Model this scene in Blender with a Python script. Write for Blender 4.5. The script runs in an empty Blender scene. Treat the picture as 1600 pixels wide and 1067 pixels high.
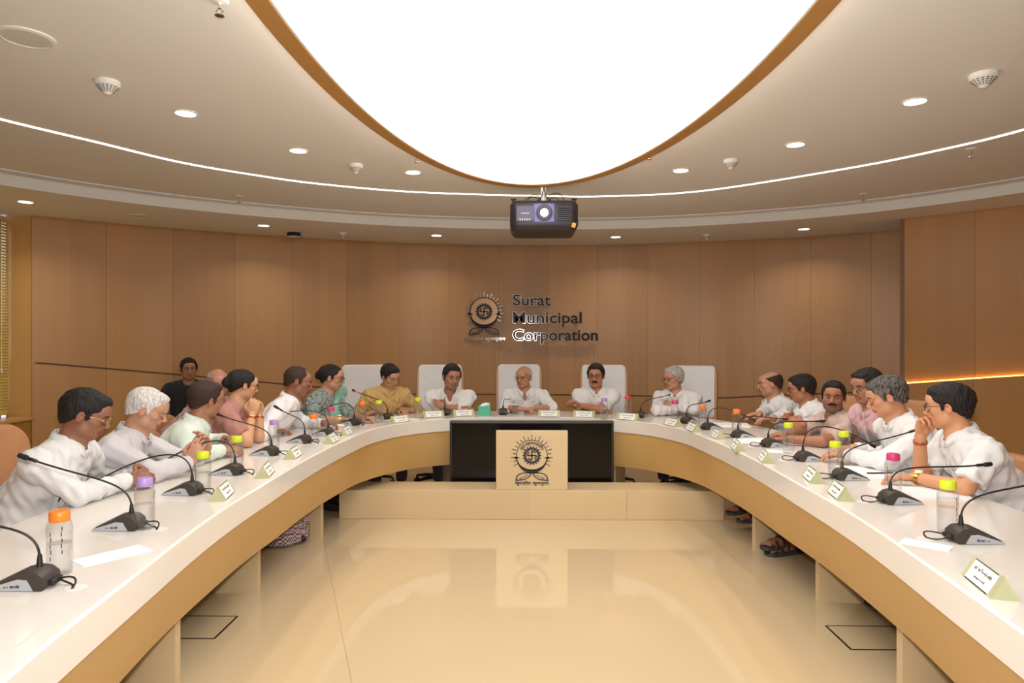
import bpy, math, random, zlib
import numpy as np
from mathutils import Vector, Matrix
from mathutils.bvhtree import BVHTree
random.seed(7)
PI = math.pi
SC = bpy.context.scene
COL = SC.collection

# ------------------------------------------------------------------ camera
FPX = 1067.0
CAMX, CAMZ, YAW = -0.045, 1.45, 0.0155
cd = bpy.data.cameras.new('camera'); cam = bpy.data.objects.new('camera', cd); COL.objects.link(cam)
cd.sensor_width = 36.0; cd.lens = 36.0 * FPX / 1600.0; cd.clip_start = 0.05
cam.location = (CAMX, 0, CAMZ); cam.rotation_euler = (PI / 2, 0, YAW)
SC.camera = cam

# ------------------------------------------------------------------ world, exposure
wd = bpy.data.worlds.new('world'); SC.world = wd; wd.use_nodes = True
wd.node_tree.nodes['Background'].inputs[0].default_value = (0.75, 0.85, 1.0, 1)
wd.node_tree.nodes['Background'].inputs[1].default_value = 1.4
SC.view_settings.view_transform = 'Standard'; SC.view_settings.look = 'None'
SC.view_settings.gamma = 1.0; SC.view_settings.use_curve_mapping = False
SC.view_settings.exposure = 0.36
DISC_E, DOWN_W, STRIP_E, FLASH_W = 3.1, 4.0, 4.5, 24.0

def light(name, kind, loc, power, color=(1, 1, 1), size=0.1, rot=(0, 0, 0), spread=None, label=None):
    ld = bpy.data.lights.new(name, kind); ld.energy = power; ld.color = color
    if kind == 'AREA':
        ld.shape = 'DISK'; ld.size = size
        if spread: ld.spread = spread
    else: ld.shadow_soft_size = size
    o = bpy.data.objects.new(name, ld); o.location = loc; o.rotation_euler = rot; COL.objects.link(o)
    return o
# the photographer's flash (its glint shows in the chrome letters)
flash = light('camera_flash', 'SPOT', (CAMX, 0.02, CAMZ + 0.14), FLASH_W * 8, (1, 0.97, 0.93), 0.05, (PI / 2 + 0.06, 0, 0))
flash.data.spot_size = 2.5; flash.data.spot_blend = 0.8

# ------------------------------------------------------------------ measuring helpers
def W(X, D, z=0.0):
    c, s = math.cos(YAW), math.sin(YAW)
    return Vector((CAMX + X * c - D * s, D * c + X * s, z))
def PD(px, py, D):            # pixel at a known depth
    return W((px - 800) / FPX * D, D, CAMZ - (py - 533.5) / FPX * D)
def PZ(px, py, z):            # pixel on a known height
    D = (CAMZ - z) * FPX / (py - 533.5)
    return W((px - 800) / FPX * D, D, z)
TZ = 0.75
def catmull(P, n=12):
    P = [np.array(p, float) for p in P]; P = [2 * P[0] - P[1]] + P + [2 * P[-1] - P[-2]]
    out = []
    for i in range(1, len(P) - 2):
        a, b, c, d = P[i - 1:i + 3]
        for k in range(n):
            t = k / n
            out.append(0.5 * ((2 * b) + (c - a) * t + (2 * a - 5 * b + 4 * c - d) * t * t + (3 * b - 3 * c + d - a) * t ** 3))
    out.append(P[-2]); return np.array(out)

# ------------------------------------------------------------------ mesh building
def raw_mesh(name, V, F):
    me = bpy.data.meshes.new(name)
    V = np.asarray(V, np.float32)
    if isinstance(F, np.ndarray) and F.ndim == 2:
        nf, k = F.shape
        me.vertices.add(len(V)); me.vertices.foreach_set('co', V.ravel())
        me.loops.add(nf * k); me.loops.foreach_set('vertex_index', F.astype(np.int32).ravel())
        me.polygons.add(nf); me.polygons.foreach_set('loop_start', np.arange(0, nf * k, k, dtype=np.int32))
        me.update(calc_edges=True); me.validate()
    else:
        me.from_pydata([tuple(v) for v in V.tolist()], [], [tuple(f) for f in F]); me.update()
    return me
def link(name, me, mat=None, parent=None, smooth=False, loc=None):
    if mat is not None and len(me.materials) == 0:
        for m in (mat if isinstance(mat, (list, tuple)) else [mat]): me.materials.append(m)
    if smooth is True: me.polygons.foreach_set('use_smooth', np.ones(len(me.polygons), dtype=bool))
    elif smooth: 
        me.polygons.foreach_set('use_smooth', np.ones(len(me.polygons), dtype=bool)); me.set_sharp_from_angle(angle=smooth)
    o = bpy.data.objects.new(name, me); COL.objects.link(o)
    if parent: o.parent = parent
    if loc is not None: o.location = loc
    return o
class MB:
    def __init__(s): s.v = []; s.f = []; s.mi = []; s.uv = None
    def add(s, V, F, m=0):
        n = len(s.v); s.v += [tuple(map(float, v)) for v in V]; s.f += [tuple(i + n for i in f) for f in F]; s.mi += [m] * len(F); return s
    def box(s, c, d, M=None, m=0):
        V = []
        for i in (-.5, .5):
            for j in (-.5, .5):
                for k in (-.5, .5):
                    p = Vector((i * d[0], j * d[1], k * d[2]))
                    if M: p = M @ p
                    V.append(p + Vector(c))
        return s.add(V, [(0, 1, 3, 2), (4, 6, 7, 5), (0, 4, 5, 1), (2, 3, 7, 6), (0, 2, 6, 4), (1, 5, 7, 3)], m)
    def tube(s, pts, r, n=10, cap=True, m=0, flat=1.0):
        pts = [Vector(p) for p in pts]; R = r if isinstance(r, (list, tuple)) else [r] * len(pts)
        V = []; F = []; prev = None
        for i, p in enumerate(pts):
            t = (pts[min(i + 1, len(pts) - 1)] - pts[max(i - 1, 0)]).normalized()
            if prev is None: a = t.orthogonal().normalized() if abs(t.z) > .9 else t.cross(Vector((0, 0, 1))).normalized()
            else: a = (prev - t * prev.dot(t)).normalized()
            prev = a; b = t.cross(a)
            for k in range(n):
                q = 2 * PI * k / n; V.append(p + (a * math.cos(q) + b * math.sin(q) * flat) * R[i])
        for i in range(len(pts) - 1):
            for k in range(n):
                F.append((i * n + k, i * n + (k + 1) % n, (i + 1) * n + (k + 1) % n, (i + 1) * n + k))
        if cap: F += [tuple(range(n - 1, -1, -1)), tuple((len(pts) - 1) * n + k for k in range(n))]
        return s.add(V, F, m)
    def lathe(s, prof, n=24, c=(0, 0, 0), m=0, cap=True, M=None):
        V = []; F = []
        for r, z in prof:
            for k in range(n):
                q = 2 * PI * k / n; p = Vector((r * math.cos(q), r * math.sin(q), z))
                if M: p = M @ p
                V.append(p + Vector(c))
        for i in range(len(prof) - 1):
            for k in range(n): F.append((i * n + k, i * n + (k + 1) % n, (i + 1) * n + (k + 1) % n, (i + 1) * n + k))
        if cap: F += [tuple(range(n - 1, -1, -1)), tuple((len(prof) - 1) * n + k for k in range(n))]
        return s.add(V, F, m)
    def prism(s, poly, z0, z1, m=0, M=None):      # 2-D outline (ccw) extruded in z
        n = len(poly); V = [Vector((p[0], p[1], z0)) for p in poly] + [Vector((p[0], p[1], z1)) for p in poly]
        if M: V = [M @ v for v in V]
        F = [tuple(range(n - 1, -1, -1)), tuple(range(n, 2 * n))] + [(i, (i + 1) % n, (i + 1) % n + n, i + n) for i in range(n)]
        return s.add(V, F, m)
    def strip(s, A, B, m=0, closed=False):        # quads between two equal polylines
        n = len(A); V = list(A) + list(B)
        F = [(i, (i + 1) % n, (i + 1) % n + n, i + n) for i in range(n if closed else n - 1)]
        return s.add(V, F, m)
    def build(s, name, mat, parent=None, smooth=False, loc=None, bevel=0, seg=2):
        me = raw_mesh(name, s.v, s.f)
        for m in (mat if isinstance(mat, (list, tuple)) else [mat]): me.materials.append(m)
        if isinstance(mat, (list, tuple)): me.polygons.foreach_set('material_index', s.mi)
        if s.uv:
            u = me.uv_layers.new(name='UVMap')
            vi = np.empty(len(me.loops), np.int32); me.loops.foreach_get('vertex_index', vi)
            u.data.foreach_set('uv', np.asarray(s.uv, np.float32)[vi].ravel())
        o = link(name, me, None, parent, smooth, loc)
        if bevel:
            b = o.modifiers.new('bevel', 'BEVEL'); b.width = bevel; b.segments = seg; b.limit_method = 'ANGLE'; b.angle_limit = 0.6
            me.polygons.foreach_set('use_smooth', np.ones(len(me.polygons), dtype=bool)); me.set_sharp_from_angle(angle=0.7)
        return o
def thing(name, label, cat, loc=(0, 0, 0), rz=0, group=None):
    o = bpy.data.objects.new(name, None); COL.objects.link(o); o.empty_display_size = .05
    o.location = loc; o.rotation_euler = (0, 0, rz); return tag(o, label, cat, group)
def tag(o, label, cat, group=None, kind=None):
    if label: o['label'] = label
    if cat: o['category'] = cat
    if group: o['group'] = group
    if kind: o['kind'] = kind
    return o
def struct(o): o['kind'] = 'structure'; return o
def kids(o): return [c for c in bpy.data.objects if c.parent == o]
def copy_tree(o, parent=None):
    c = o.copy(); COL.objects.link(c)
    if parent: c.parent = parent
    for ch in kids(o): copy_tree(ch, c)
    return c

# ------------------------------------------------------------------ materials
def sl(h):                                        # sRGB 0-255 -> linear
    return tuple(((c / 255) / 12.92 if c / 255 <= .04045 else ((c / 255 + .055) / 1.055) ** 2.4) for c in h)
def mat(name, col, rough=.5, metal=0, bump=0, bscale=40, spec=.5, emit=None, estr=0, var=0, vscale=6, coat=0, stretch=None, sheen=0):
    m = bpy.data.materials.new(name); m.use_nodes = True; nt = m.node_tree; b = nt.nodes['Principled BSDF']
    c = tuple(col) + (1,); b.inputs['Base Color'].default_value = c; b.inputs['Roughness'].default_value = rough
    b.inputs['Metallic'].default_value = metal; b.inputs['Specular IOR Level'].default_value = spec
    if coat: b.inputs['Coat Weight'].default_value = coat; b.inputs['Coat Roughness'].default_value = .05
    if sheen: b.inputs['Sheen Weight'].default_value = sheen
    if emit: b.inputs['Emission Color'].default_value = tuple(emit) + (1,); b.inputs['Emission Strength'].default_value = estr
    if bump or var:
        tc = nt.nodes.new('ShaderNodeTexCoord'); mp = nt.nodes.new('ShaderNodeMapping'); nt.links.new(tc.outputs['Object'], mp.inputs[0])
        if stretch: mp.inputs['Scale'].default_value = stretch
    if bump:
        n = nt.nodes.new('ShaderNodeTexNoise'); n.inputs['Scale'].default_value = bscale; n.inputs['Detail'].default_value = 4
        nt.links.new(mp.outputs[0], n.inputs['Vector'])
        bp = nt.nodes.new('ShaderNodeBump'); bp.inputs['Strength'].default_value = bump; bp.inputs['Distance'].default_value = .01
        nt.links.new(n.outputs[0], bp.inputs['Height']); nt.links.new(bp.outputs[0], b.inputs['Normal'])
    if var:
        n = nt.nodes.new('ShaderNodeTexNoise'); n.inputs['Scale'].default_value = vscale; n.inputs['Detail'].default_value = 5
        nt.links.new(mp.outputs[0], n.inputs['Vector'])
        mx = nt.nodes.new('ShaderNodeMix'); mx.data_type = 'RGBA'; mx.inputs[6].default_value = tuple(x * (1 - var) for x in col) + (1,)
        mx.inputs[7].default_value = tuple(min(1, x * (1 + var)) for x in col) + (1,)
        nt.links.new(n.outputs[0], mx.inputs[0]); nt.links.new(mx.outputs[2], b.inputs['Base Color'])
    return m
def N(nt, t, **k):
    n = nt.nodes.new(t)
    for a, v in k.items(): setattr(n, a, v)
    return n
def math_node(nt, op, a, b=None):
    n = N(nt, 'ShaderNodeMath', operation=op)
    for i, x in enumerate((a, b)):
        if x is None: continue
        if isinstance(x, (int, float)): n.inputs[i].default_value = x
        else: nt.links.new(x, n.inputs[i])
    return n.outputs[0]
def wood(name, base, panel=0.6, sub=0.3, grain=(30, 30, 1.2), rough=.38, tone=.16, groove=True, axis='uv'):
    """veneer: panels along u with their own tone, fine vertical grain, thin dark joints"""
    m = bpy.data.materials.new(name); m.use_nodes = True; nt = m.node_tree; L = nt.links; b = nt.nodes['Principled BSDF']
    tc = N(nt, 'ShaderNodeTexCoord'); sx = N(nt, 'ShaderNodeSeparateXYZ')
    L.new(tc.outputs['UV' if axis == 'uv' else 'Object'], sx.inputs[0]); u = sx.outputs[0]; v = sx.outputs[1] if axis == 'uv' else sx.outputs[2]
    def cell(w, seed):
        f = math_node(nt, 'FLOOR', math_node(nt, 'DIVIDE', u, w)); wn = N(nt, 'ShaderNodeTexWhiteNoise', noise_dimensions='1D')
        L.new(math_node(nt, 'ADD', f, seed), wn.inputs['W']); return wn.outputs['Value'], f
    c1, f1 = cell(panel, 3.3); c2, f2 = cell(sub, 11.7)
    cx = N(nt, 'ShaderNodeCombineXYZ'); L.new(u, cx.inputs[0]); L.new(v, cx.inputs[1]); L.new(math_node(nt, 'MULTIPLY', c2, 9.0), cx.inputs[2])
    mp = N(nt, 'ShaderNodeMapping'); mp.inputs['Scale'].default_value = (grain[0], grain[2], 1); L.new(cx.outputs[0], mp.inputs[0])
    n1 = N(nt, 'ShaderNodeTexNoise'); n1.inputs['Scale'].default_value = 1; n1.inputs['Detail'].default_value = 6; L.new(mp.outputs[0], n1.inputs['Vector'])
    mp2 = N(nt, 'ShaderNodeMapping'); mp2.inputs['Scale'].default_value = (4, .5, 1); L.new(cx.outputs[0], mp2.inputs[0])
    n2 = N(nt, 'ShaderNodeTexNoise'); n2.inputs['Scale'].default_value = 1; n2.inputs['Detail'].default_value = 3; n2.inputs['Distortion'].default_value = .6; L.new(mp2.outputs[0], n2.inputs['Vector'])
    s = math_node(nt, 'ADD', math_node(nt, 'MULTIPLY', c1, .28), math_node(nt, 'MULTIPLY', c2, .22))
    s = math_node(nt, 'ADD', s, math_node(nt, 'MULTIPLY', n1.outputs[0], .3)); s = math_node(nt, 'ADD', s, math_node(nt, 'MULTIPLY', n2.outputs[0], .35))
    mx = N(nt, 'ShaderNodeMix', data_type='RGBA')
    mx.inputs[6].default_value = tuple(x * (1 - tone * 1.2) for x in base) + (1,); mx.inputs[7].default_value = tuple(min(1, x * (1 + tone)) for x in base) + (1,)
    L.new(s, mx.inputs[0]); out = mx.outputs[2]
    if groove:
        fr = math_node(nt, 'MULTIPLY', math_node(nt, 'FRACT', math_node(nt, 'DIVIDE', u, panel)), panel)
        g = math_node(nt, 'LESS_THAN', fr, .006)
        m2 = N(nt, 'ShaderNodeMix', data_type='RGBA'); L.new(g, m2.inputs[0]); L.new(out, m2.inputs[6]); m2.inputs[7].default_value = tuple(x * .62 for x in base) + (1,)
        out = m2.outputs[2]
    L.new(out, b.inputs['Base Color']); b.inputs['Roughness'].default_value = rough; b.inputs['Specular IOR Level'].default_value = .4
    return m
def glassy(name, tint=(1, 1, 1), trans=.85, rough=.03, diff=False):
    m = bpy.data.materials.new(name); m.use_nodes = True; nt = m.node_tree; L = nt.links
    for n in list(nt.nodes): nt.nodes.remove(n)
    o = N(nt, 'ShaderNodeOutputMaterial'); t = N(nt, 'ShaderNodeBsdfTransparent'); t.inputs[0].default_value = tuple(tint) + (1,)
    g = N(nt, 'ShaderNodeBsdfGlossy'); g.inputs['Roughness'].default_value = rough; d = N(nt, 'ShaderNodeBsdfDiffuse' if diff else 'ShaderNodeBsdfTranslucent'); d.inputs[0].default_value = tuple(tint) + (1,)
    lw = N(nt, 'ShaderNodeLayerWeight'); lw.inputs[0].default_value = .35
    a = N(nt, 'ShaderNodeMixShader'); a.inputs[0].default_value = 1 - trans; L.new(t.outputs[0], a.inputs[1]); L.new(d.outputs[0], a.inputs[2])
    c = N(nt, 'ShaderNodeMixShader'); L.new(math_node(nt, 'MULTIPLY', lw.outputs['Facing'], .5), c.inputs[0]); L.new(a.outputs[0], c.inputs[1]); L.new(g.outputs[0], c.inputs[2])
    L.new(c.outputs[0], o.inputs[0]); return m
def emis(name, col, s):
    m = bpy.data.materials.new(name); m.use_nodes = True; nt = m.node_tree
    for n in list(nt.nodes): nt.nodes.remove(n)
    o = N(nt, 'ShaderNodeOutputMaterial'); e = N(nt, 'ShaderNodeEmission'); e.inputs[0].default_value = tuple(col) + (1,); e.inputs[1].default_value = s
    nt.links.new(e.outputs[0], o.inputs[0]); return m
M = {}
M['wall'] = wood('wall_veneer', sl((170, 125, 74)), .62, .31, rough=.35, tone=.26)
M['wall_edge'] = mat('veneer_edge', sl((120, 84, 48)), .5)
M['ceil'] = mat('ceiling_paint', sl((228, 225, 221)), .8, bump=.02, bscale=3)
M['fascia'] = mat('fascia_paint', sl((226, 223, 218)), .8)
M['slot'] = mat('slot_grey', sl((120, 112, 104)), .6)
M['floor'] = mat('polished_cream_floor', sl((202, 180, 144)), .045, var=.05, vscale=.8, spec=.5)
M['joint'] = mat('floor_joint', sl((172, 146, 104)), .4)
M['stone'] = mat('white_quartz_top', sl((226, 219, 212)), .12, spec=.5, var=.012, vscale=3)
M['stone_edge'] = M['stone']
M['apron'] = wood('table_veneer', sl((202, 164, 106)), 50, 25, grain=(2.0, 2.0, 30), rough=.35, tone=.10, groove=False)
M['lightwood'] = wood('light_maple', sl((209, 185, 146)), 50, 25, grain=(1.5, 1, 25), rough=.35, tone=.08, groove=False, axis='obj')
M['rimwood'] = mat('rim_wood', sl((176, 128, 66)), .35, var=.08, vscale=2)
M['white'] = mat('white_plastic', sl((225, 222, 216)), .4)
M['vent'] = mat('vent_dark', sl((110, 110, 112)), .5)
M['black'] = mat('black_plastic', sl((30, 28, 28)), .4)
M['micbody'] = mat('microphone_black', sl((62, 56, 52)), .42, spec=.4)
M['blackm'] = mat('black_matte', sl((22, 22, 24)), .7)
M['screen'] = mat('tv_screen', sl((14, 13, 14)), .12, spec=.35)
M['silver'] = mat('silver_plastic', sl((186, 190, 196)), .3, metal=.25)
M['chrome'] = mat('chrome', (.72, .70, .68), .1, metal=1)
M['mark'] = mat('dark_ink', sl((52, 48, 60)), .5)
M['ink'] = mat('print_ink', sl((70, 68, 72)), .6)
M['card'] = mat('white_card', sl((236, 234, 228)), .6)
M['paper'] = mat('paper', sl((240, 240, 240)), .7)
M['acryl'] = glassy('green_tinted_acrylic', sl((236, 236, 190)), .45, diff=True)
M['clear'] = glassy('clear_acrylic', (.97, .97, .95), .75)
M['pet'] = glassy('clear_bottle', (.99, .99, .99), .95)
M['water'] = glassy('bottle_water', (.98, .985, .99), .97)
M['leather'] = mat('tan_leather', sl((186, 134, 94)), .42, bump=.15, bscale=120, var=.04, vscale=5)
M['towel'] = mat('white_towel_cover', sl((226, 226, 228)), .9, bump=.35, bscale=160, var=.02)
M['led'] = emis('led_strip_light', (1, .95, .88), STRIP_E)
M['amber'] = emis('amber_led', (1, .42, .06), 9.0)
M['lamp'] = emis('downlight_glow', (1, .94, .86), 9.0)
M['disc'] = emis('lit_stretch_ceiling', (1, .97, .91), DISC_E)
M['dark'] = mat('dark_recess', sl((60, 42, 26)), .8)
M['blind'] = mat('gold_brown_blind', sl((206, 176, 98)), .45, spec=.5)
M['pane'] = glassy('window_glass', (.95, .97, .97), .96)
M['jamb'] = mat('jamb_veneer', sl((204, 158, 98)), .25, var=.08, vscale=3)
CAPS = dict(orange=mat('cap_orange', sl((246, 128, 40)), .4), yellow=mat('cap_yellow', sl((206, 220, 40)), .4), lavender=mat('cap_lavender', sl((170, 140, 206)), .4),
            magenta=mat('cap_magenta', sl((206, 56, 120)), .4), red=mat('cap_red', sl((214, 66, 70)), .4))

# ------------------------------------------------------------------ room shell
ZS, ZC = 2.66, 2.755            # soffit and upper ceiling heights
def WL(pts): return [W(x, d) for x, d in pts]
back_pts = catmull([tuple(p[:2]) for p in WL([(-4.61, 6.55), (-4.2, 6.88), (-3.78, 7.2), (-2.9, 7.73), (-1.67, 8.27), (-.9, 8.46), (0, 8.58), (1.2, 8.55), (2.33, 8.27), (3.18, 8.0), (4.22, 7.42)])], 10)
right_pts = catmull([tuple(p[:2]) for p in WL([(3.84, 6.76), (4.54, 6.06), (5.15, 5.2), (5.5, 4.2), (5.6, 3.0), (5.6, 0.5), (5.6, -2.2)])], 10)
def groove_z(x):                # the sloping shadow gap between the upper and lower panelling
    a = abs(x)
    if x < 0: return float(np.interp(a, [0, 1.4, 2.6, 3.3, 4.0, 4.7], [.78, .80, .93, 1.03, 1.13, 1.24]))
    return float(np.interp(a, [0, 2.4, 3.2, 4.3], [.78, .77, .84, .93]))
def wall_strip(pts, z0f, z1f, name, m, off=0.0, thick=.03):
    """panelled wall skin with a real thickness: face polyline offset towards the room by off"""
    p = np.array(pts); t = np.gradient(p, axis=0); t /= np.linalg.norm(t, axis=1)[:, None]
    nrm = np.c_[t[:, 1], -t[:, 0]]; q = p + nrm * off; r = q - nrm * thick
    s = np.r_[0, np.cumsum(np.linalg.norm(np.diff(p, axis=0), axis=1))]
    mb = MB(); z0 = [z0f(x[0]) if callable(z0f) else z0f for x in p]; z1 = [z1f(x[0]) if callable(z1f) else z1f for x in p]
    n = len(p); V = []; uv = []
    for arr, zz in ((q, z0), (q, z1), (r, z1), (r, z0)):
        for i in range(n): V.append((arr[i][0], arr[i][1], zz[i])); uv.append((s[i], zz[i]))
    F = []
    for a in range(4):
        b = (a + 1) % 4
        for i in range(n - 1): F.append((a * n + i, a * n + i + 1, b * n + i + 1, b * n + i))
    F += [(0, n, 2 * n, 3 * n), (n - 1, 4 * n - 1, 3 * n - 1, 2 * n - 1)]
    mb.add(V, F); mb.uv = uv
    return mb.build(name, m)
G = .009
wall = wall_strip(back_pts, lambda x: groove_z(x) + G, ZS + .0, 'wall_back', M['wall']); struct(wall)
low = wall_strip(back_pts, 0, lambda x: groove_z(x) - G, 'trim_1', M['wall'], .012); struct(low)
gb = wall_strip(back_pts, lambda x: groove_z(x) - .03, lambda x: groove_z(x) + .03, 'trim_2', M['wall_edge'], -.025); struct(gb)
# step between the curved wall and the nearer right wall
def gz_r(x): return float(np.interp(x, [3.7, 4.6, 5.6], [1.03, 1.18, 1.35]))
rw = wall_strip(right_pts, lambda x: gz_r(x) + .012, ZC, 'wall_right', M['wall']); struct(rw)
rl = wall_strip(right_pts, 0, gz_r, 'trim_3', M['wall'], .06); struct(rl)
rb = wall_strip(right_pts, lambda x: gz_r(x) - .05, lambda x: gz_r(x) + .05, 'trim_4', M['wall_edge'], -.03); struct(rb)
e0, e1 = right_pts[0], back_pts[-1]
mb = MB(); dv = Vector((e1[0] - e0[0], e1[1] - e0[1], 0)); ln = dv.length
mb.box(((e0[0] + e1[0]) / 2 + .03, (e0[1] + e1[1]) / 2, ZC / 2), (ln + .05, .04, ZC), Matrix.Rotation(math.atan2(dv.y, dv.x), 3, 'Z')); struct(mb.build('trim_11', M['wall_edge']))
# amber LED lying on the ledge of the lower right panelling
p = right_pts[:46]; t = np.gradient(p, axis=0); t /= np.linalg.norm(t, axis=1)[:, None]; nn = np.c_[t[:, 1], -t[:, 0]]
mb = MB(); mb.tube([(p[i][0] + nn[i][0] * .02, p[i][1] + nn[i][1] * .02, gz_r(p[i][0]) + .006) for i in range(len(p))], .005, 6)
tag(mb.build('amber_light_strip', M['amber']), 'glowing amber light strip on the ledge of the right wall panelling', 'light strip')
# left wall with the window
cL = W(-4.61, 6.55); xl = cL.x; xw = W(-4.83, 6.55).x; yl = cL.y
mb = MB()
mb.box((xl - .16, (yl - 2.2) / 2, .355), (.32, yl + 2.2, .71))
wl = mb.build('wall_left', M['rimwood']); struct(wl)
mb = MB(); mb.box((xl - .16, -.35, (ZS + .71) / 2), (.32, 3.7, ZS - .71)); struct(mb.build('trim_10', M['rimwood']))
mb = MB(); mb.box((xl - .12, (yl + 1.5) / 2, .715), (.30, yl - 1.5, .03)); struct(mb.build('trim_9', M['jamb'], bevel=.004))
mb = MB(); mb.box((xl - .125, yl + .035, 1.69), (.27, .04, 1.98)); mb.box((xl - .105, yl + .028, 1.0), (.25, .05, .55)); struct(mb.build('trim_5', M['jamb']))
fr = MB()
for y in (1.53, 3.15, 4.8, yl - .03): fr.box((xw - .10, y, 1.66), (.05, .06, 1.86))
for z in (.77, 2.58): fr.box((xw - .10, (yl + 1.5) / 2, z), (.05, yl - 1.5, .12))
wf = struct(fr.build('window_1', M['wall_edge']))
mb = MB(); mb.box((xw - .10, (yl + 1.5) / 2, 1.66), (.006, yl - 1.56, 1.8)); mb.build('pane', M['pane'], wf)
bl = thing('window_blind', 'gold-brown slatted blind hanging in the left window', 'blind', (xw, (yl + 1.5) / 2, .735))
mb = MB(); R = Matrix.Rotation(1.0, 3, 'Y')
for i in range(64): mb.box((0, 0, .06 + i * .0285), (.033, yl - 1.51, .0015), R)
mb.build('slats', M['blind'], bl)
mb = MB(); mb.box((0, 0, .030), (.03, yl - 1.53, .03)); mb.build('bottom_rail', M['blind'], bl)
mb = MB(); mb.box((0, 0, 1.88), (.05, yl - 1.62, .04)); mb.build('head_rail', M['blind'], bl)
mb = MB()
for y in (2.28, 2.36): mb.tube([(.03, y, 1.86), (.03, y, .3 + (y - 2.28) * 2)], .002, 6)
for y in (2.28, 2.36): mb.lathe([(.003, .03), (.009, .0), (.006, -.02)], 8, (.03, y, .3 + (y - 2.28) * 2 - .02))
mb.build('pull_cord', M['card'], bl)
# floor, rear wall
mb = MB(); mb.box((.4, 3.2, -.05), (11.6, 11.6, .1)); struct(mb.build('floor', M['floor']))
mb = MB(); mb.box((.4, -2.25, 1.4), (10.8, .1, 2.8)); struct(mb.build('wall_front', mat('cream_wall', sl((205, 190, 165)), .8)))
mb = MB()
for y in (2.05, 4.9, 7.3): pass
q0, q1 = PZ(507, 850, 0), PZ(549, 1064, 0); mb.box(((q0.x + q1.x) / 2, (q0.y + q1.y) / 2, .0003), (.003, (q1 - q0).length + .6, .0006), Matrix.Rotation(math.atan2(q0.x - q1.x, q1.y - q0.y) , 3, 'Z'))
struct(mb.build('trim_6', M['joint']))
# ceiling: soffit, fascia, upper ceiling, slot diffuser
fas = catmull([tuple(p[:2]) for p in WL([(-4.42, -2.1), (-4.44, 2.0), (-4.36, 3.6), (-4.22, 4.6), (-3.95, 5.27), (-3.3, 6.0), (-2.47, 6.59), (-1.3, 7.12), (-.07, 7.35), (1.1, 7.34), (2.0, 7.13), (2.85, 6.75), (3.55, 6.24), (4.15, 5.54), (4.62, 4.6), (4.85, 3.4), (4.9, 2.0), (4.9, -2.1)])], 10)
n = len(fas); cen = np.array([0.2, 1.0])
far_pt = []
for q in fas:
    d = q - cen; d /= np.linalg.norm(d); far_pt.append(q + d * 3.2)
mb = MB(); mb.strip([(a[0], a[1], ZS) for a in fas], [(a[0], a[1], ZS) for a in far_pt]); mb.strip([(a[0], a[1], ZS + .2) for a in far_pt], [(a[0], a[1], ZS + .2) for a in fas])
struct(mb.build('trim_12', M['ceil']))
mb = MB(); mb.strip([(a[0], a[1], ZS) for a in fas], [(a[0], a[1], ZC + .1) for a in fas]); struct(mb.build('trim_7', M['fascia'], smooth=True))
mb = MB(); mb.box((.3, 2.6, ZC + .03), (11.2, 10.4, .06)); struct(mb.build('ceiling', M['ceil']))
def inward(P, d):
    t = np.gradient(P, axis=0); t /= np.linalg.norm(t, axis=1)[:, None]; return P + np.c_[t[:, 1], -t[:, 0]] * d
mb = MB()
for d0, d1, zz in ((.05, .06, .010), (.10, .11, .010), (.15, .158, .010)):
    a, b = inward(fas, d0), inward(fas, d1)
    mb.strip([(p[0], p[1], ZC - zz) for p in b], [(p[0], p[1], ZC - zz) for p in a]); mb.strip([(p[0], p[1], ZC) for p in a], [(p[0], p[1], ZC - zz) for p in a]); mb.strip([(p[0], p[1], ZC - zz) for p in b], [(p[0], p[1], ZC) for p in b])
sd = mb.build('slot_air_diffuser', M['white']); tag(sd, 'long curved white slot diffuser at the edge of the upper ceiling', 'air diffuser')
mb = MB()
a, b = inward(fas, .06), inward(fas, .15)
mb.strip([(p[0], p[1], ZC - .003) for p in b], [(p[0], p[1], ZC - .003) for p in a]); mb.build('slot', M['slot'], sd)
# LED line in the ceiling
led = [(-3.25, 3.2), (-3.15, 3.6), (-3.0, 4.0), (-2.72, 4.46), (-2.41, 4.97), (-2.0, 5.36), (-1.59, 5.65), (-.83, 5.96), (.29, 6.12), (.92, 6.12), (1.67, 5.9), (2.53, 5.14), (2.93, 4.62), (3.15, 4.2), (3.35, 3.5), (3.4, 2.6), (3.2, 1.2), (2.6, -.2)]
led = catmull([tuple(p[:2]) for p in WL([(-2.6, -.2), (-3.2, 1.2), (-3.35, 2.4)] + led)], 8)
a, b = inward(led, -.012), inward(led, .012)
mb = MB(); mb.strip([(p[0], p[1], ZC - .004) for p in b], [(p[0], p[1], ZC - .004) for p in a])
mb.strip([(p[0], p[1], ZC) for p in a], [(p[0], p[1], ZC - .004) for p in a]); mb.strip([(p[0], p[1], ZC - .004) for p in b], [(p[0], p[1], ZC) for p in b])
tag(mb.build('led_light_line', M['led']), 'thin white curved line of light set in the ceiling', 'light strip')
mb = MB(); mb.box((4.0, PZ(1500, 33, ZC).y, ZC - .001), (3.6, .02, .006)); struct(mb.build('trim_8', M['white']))

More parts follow.
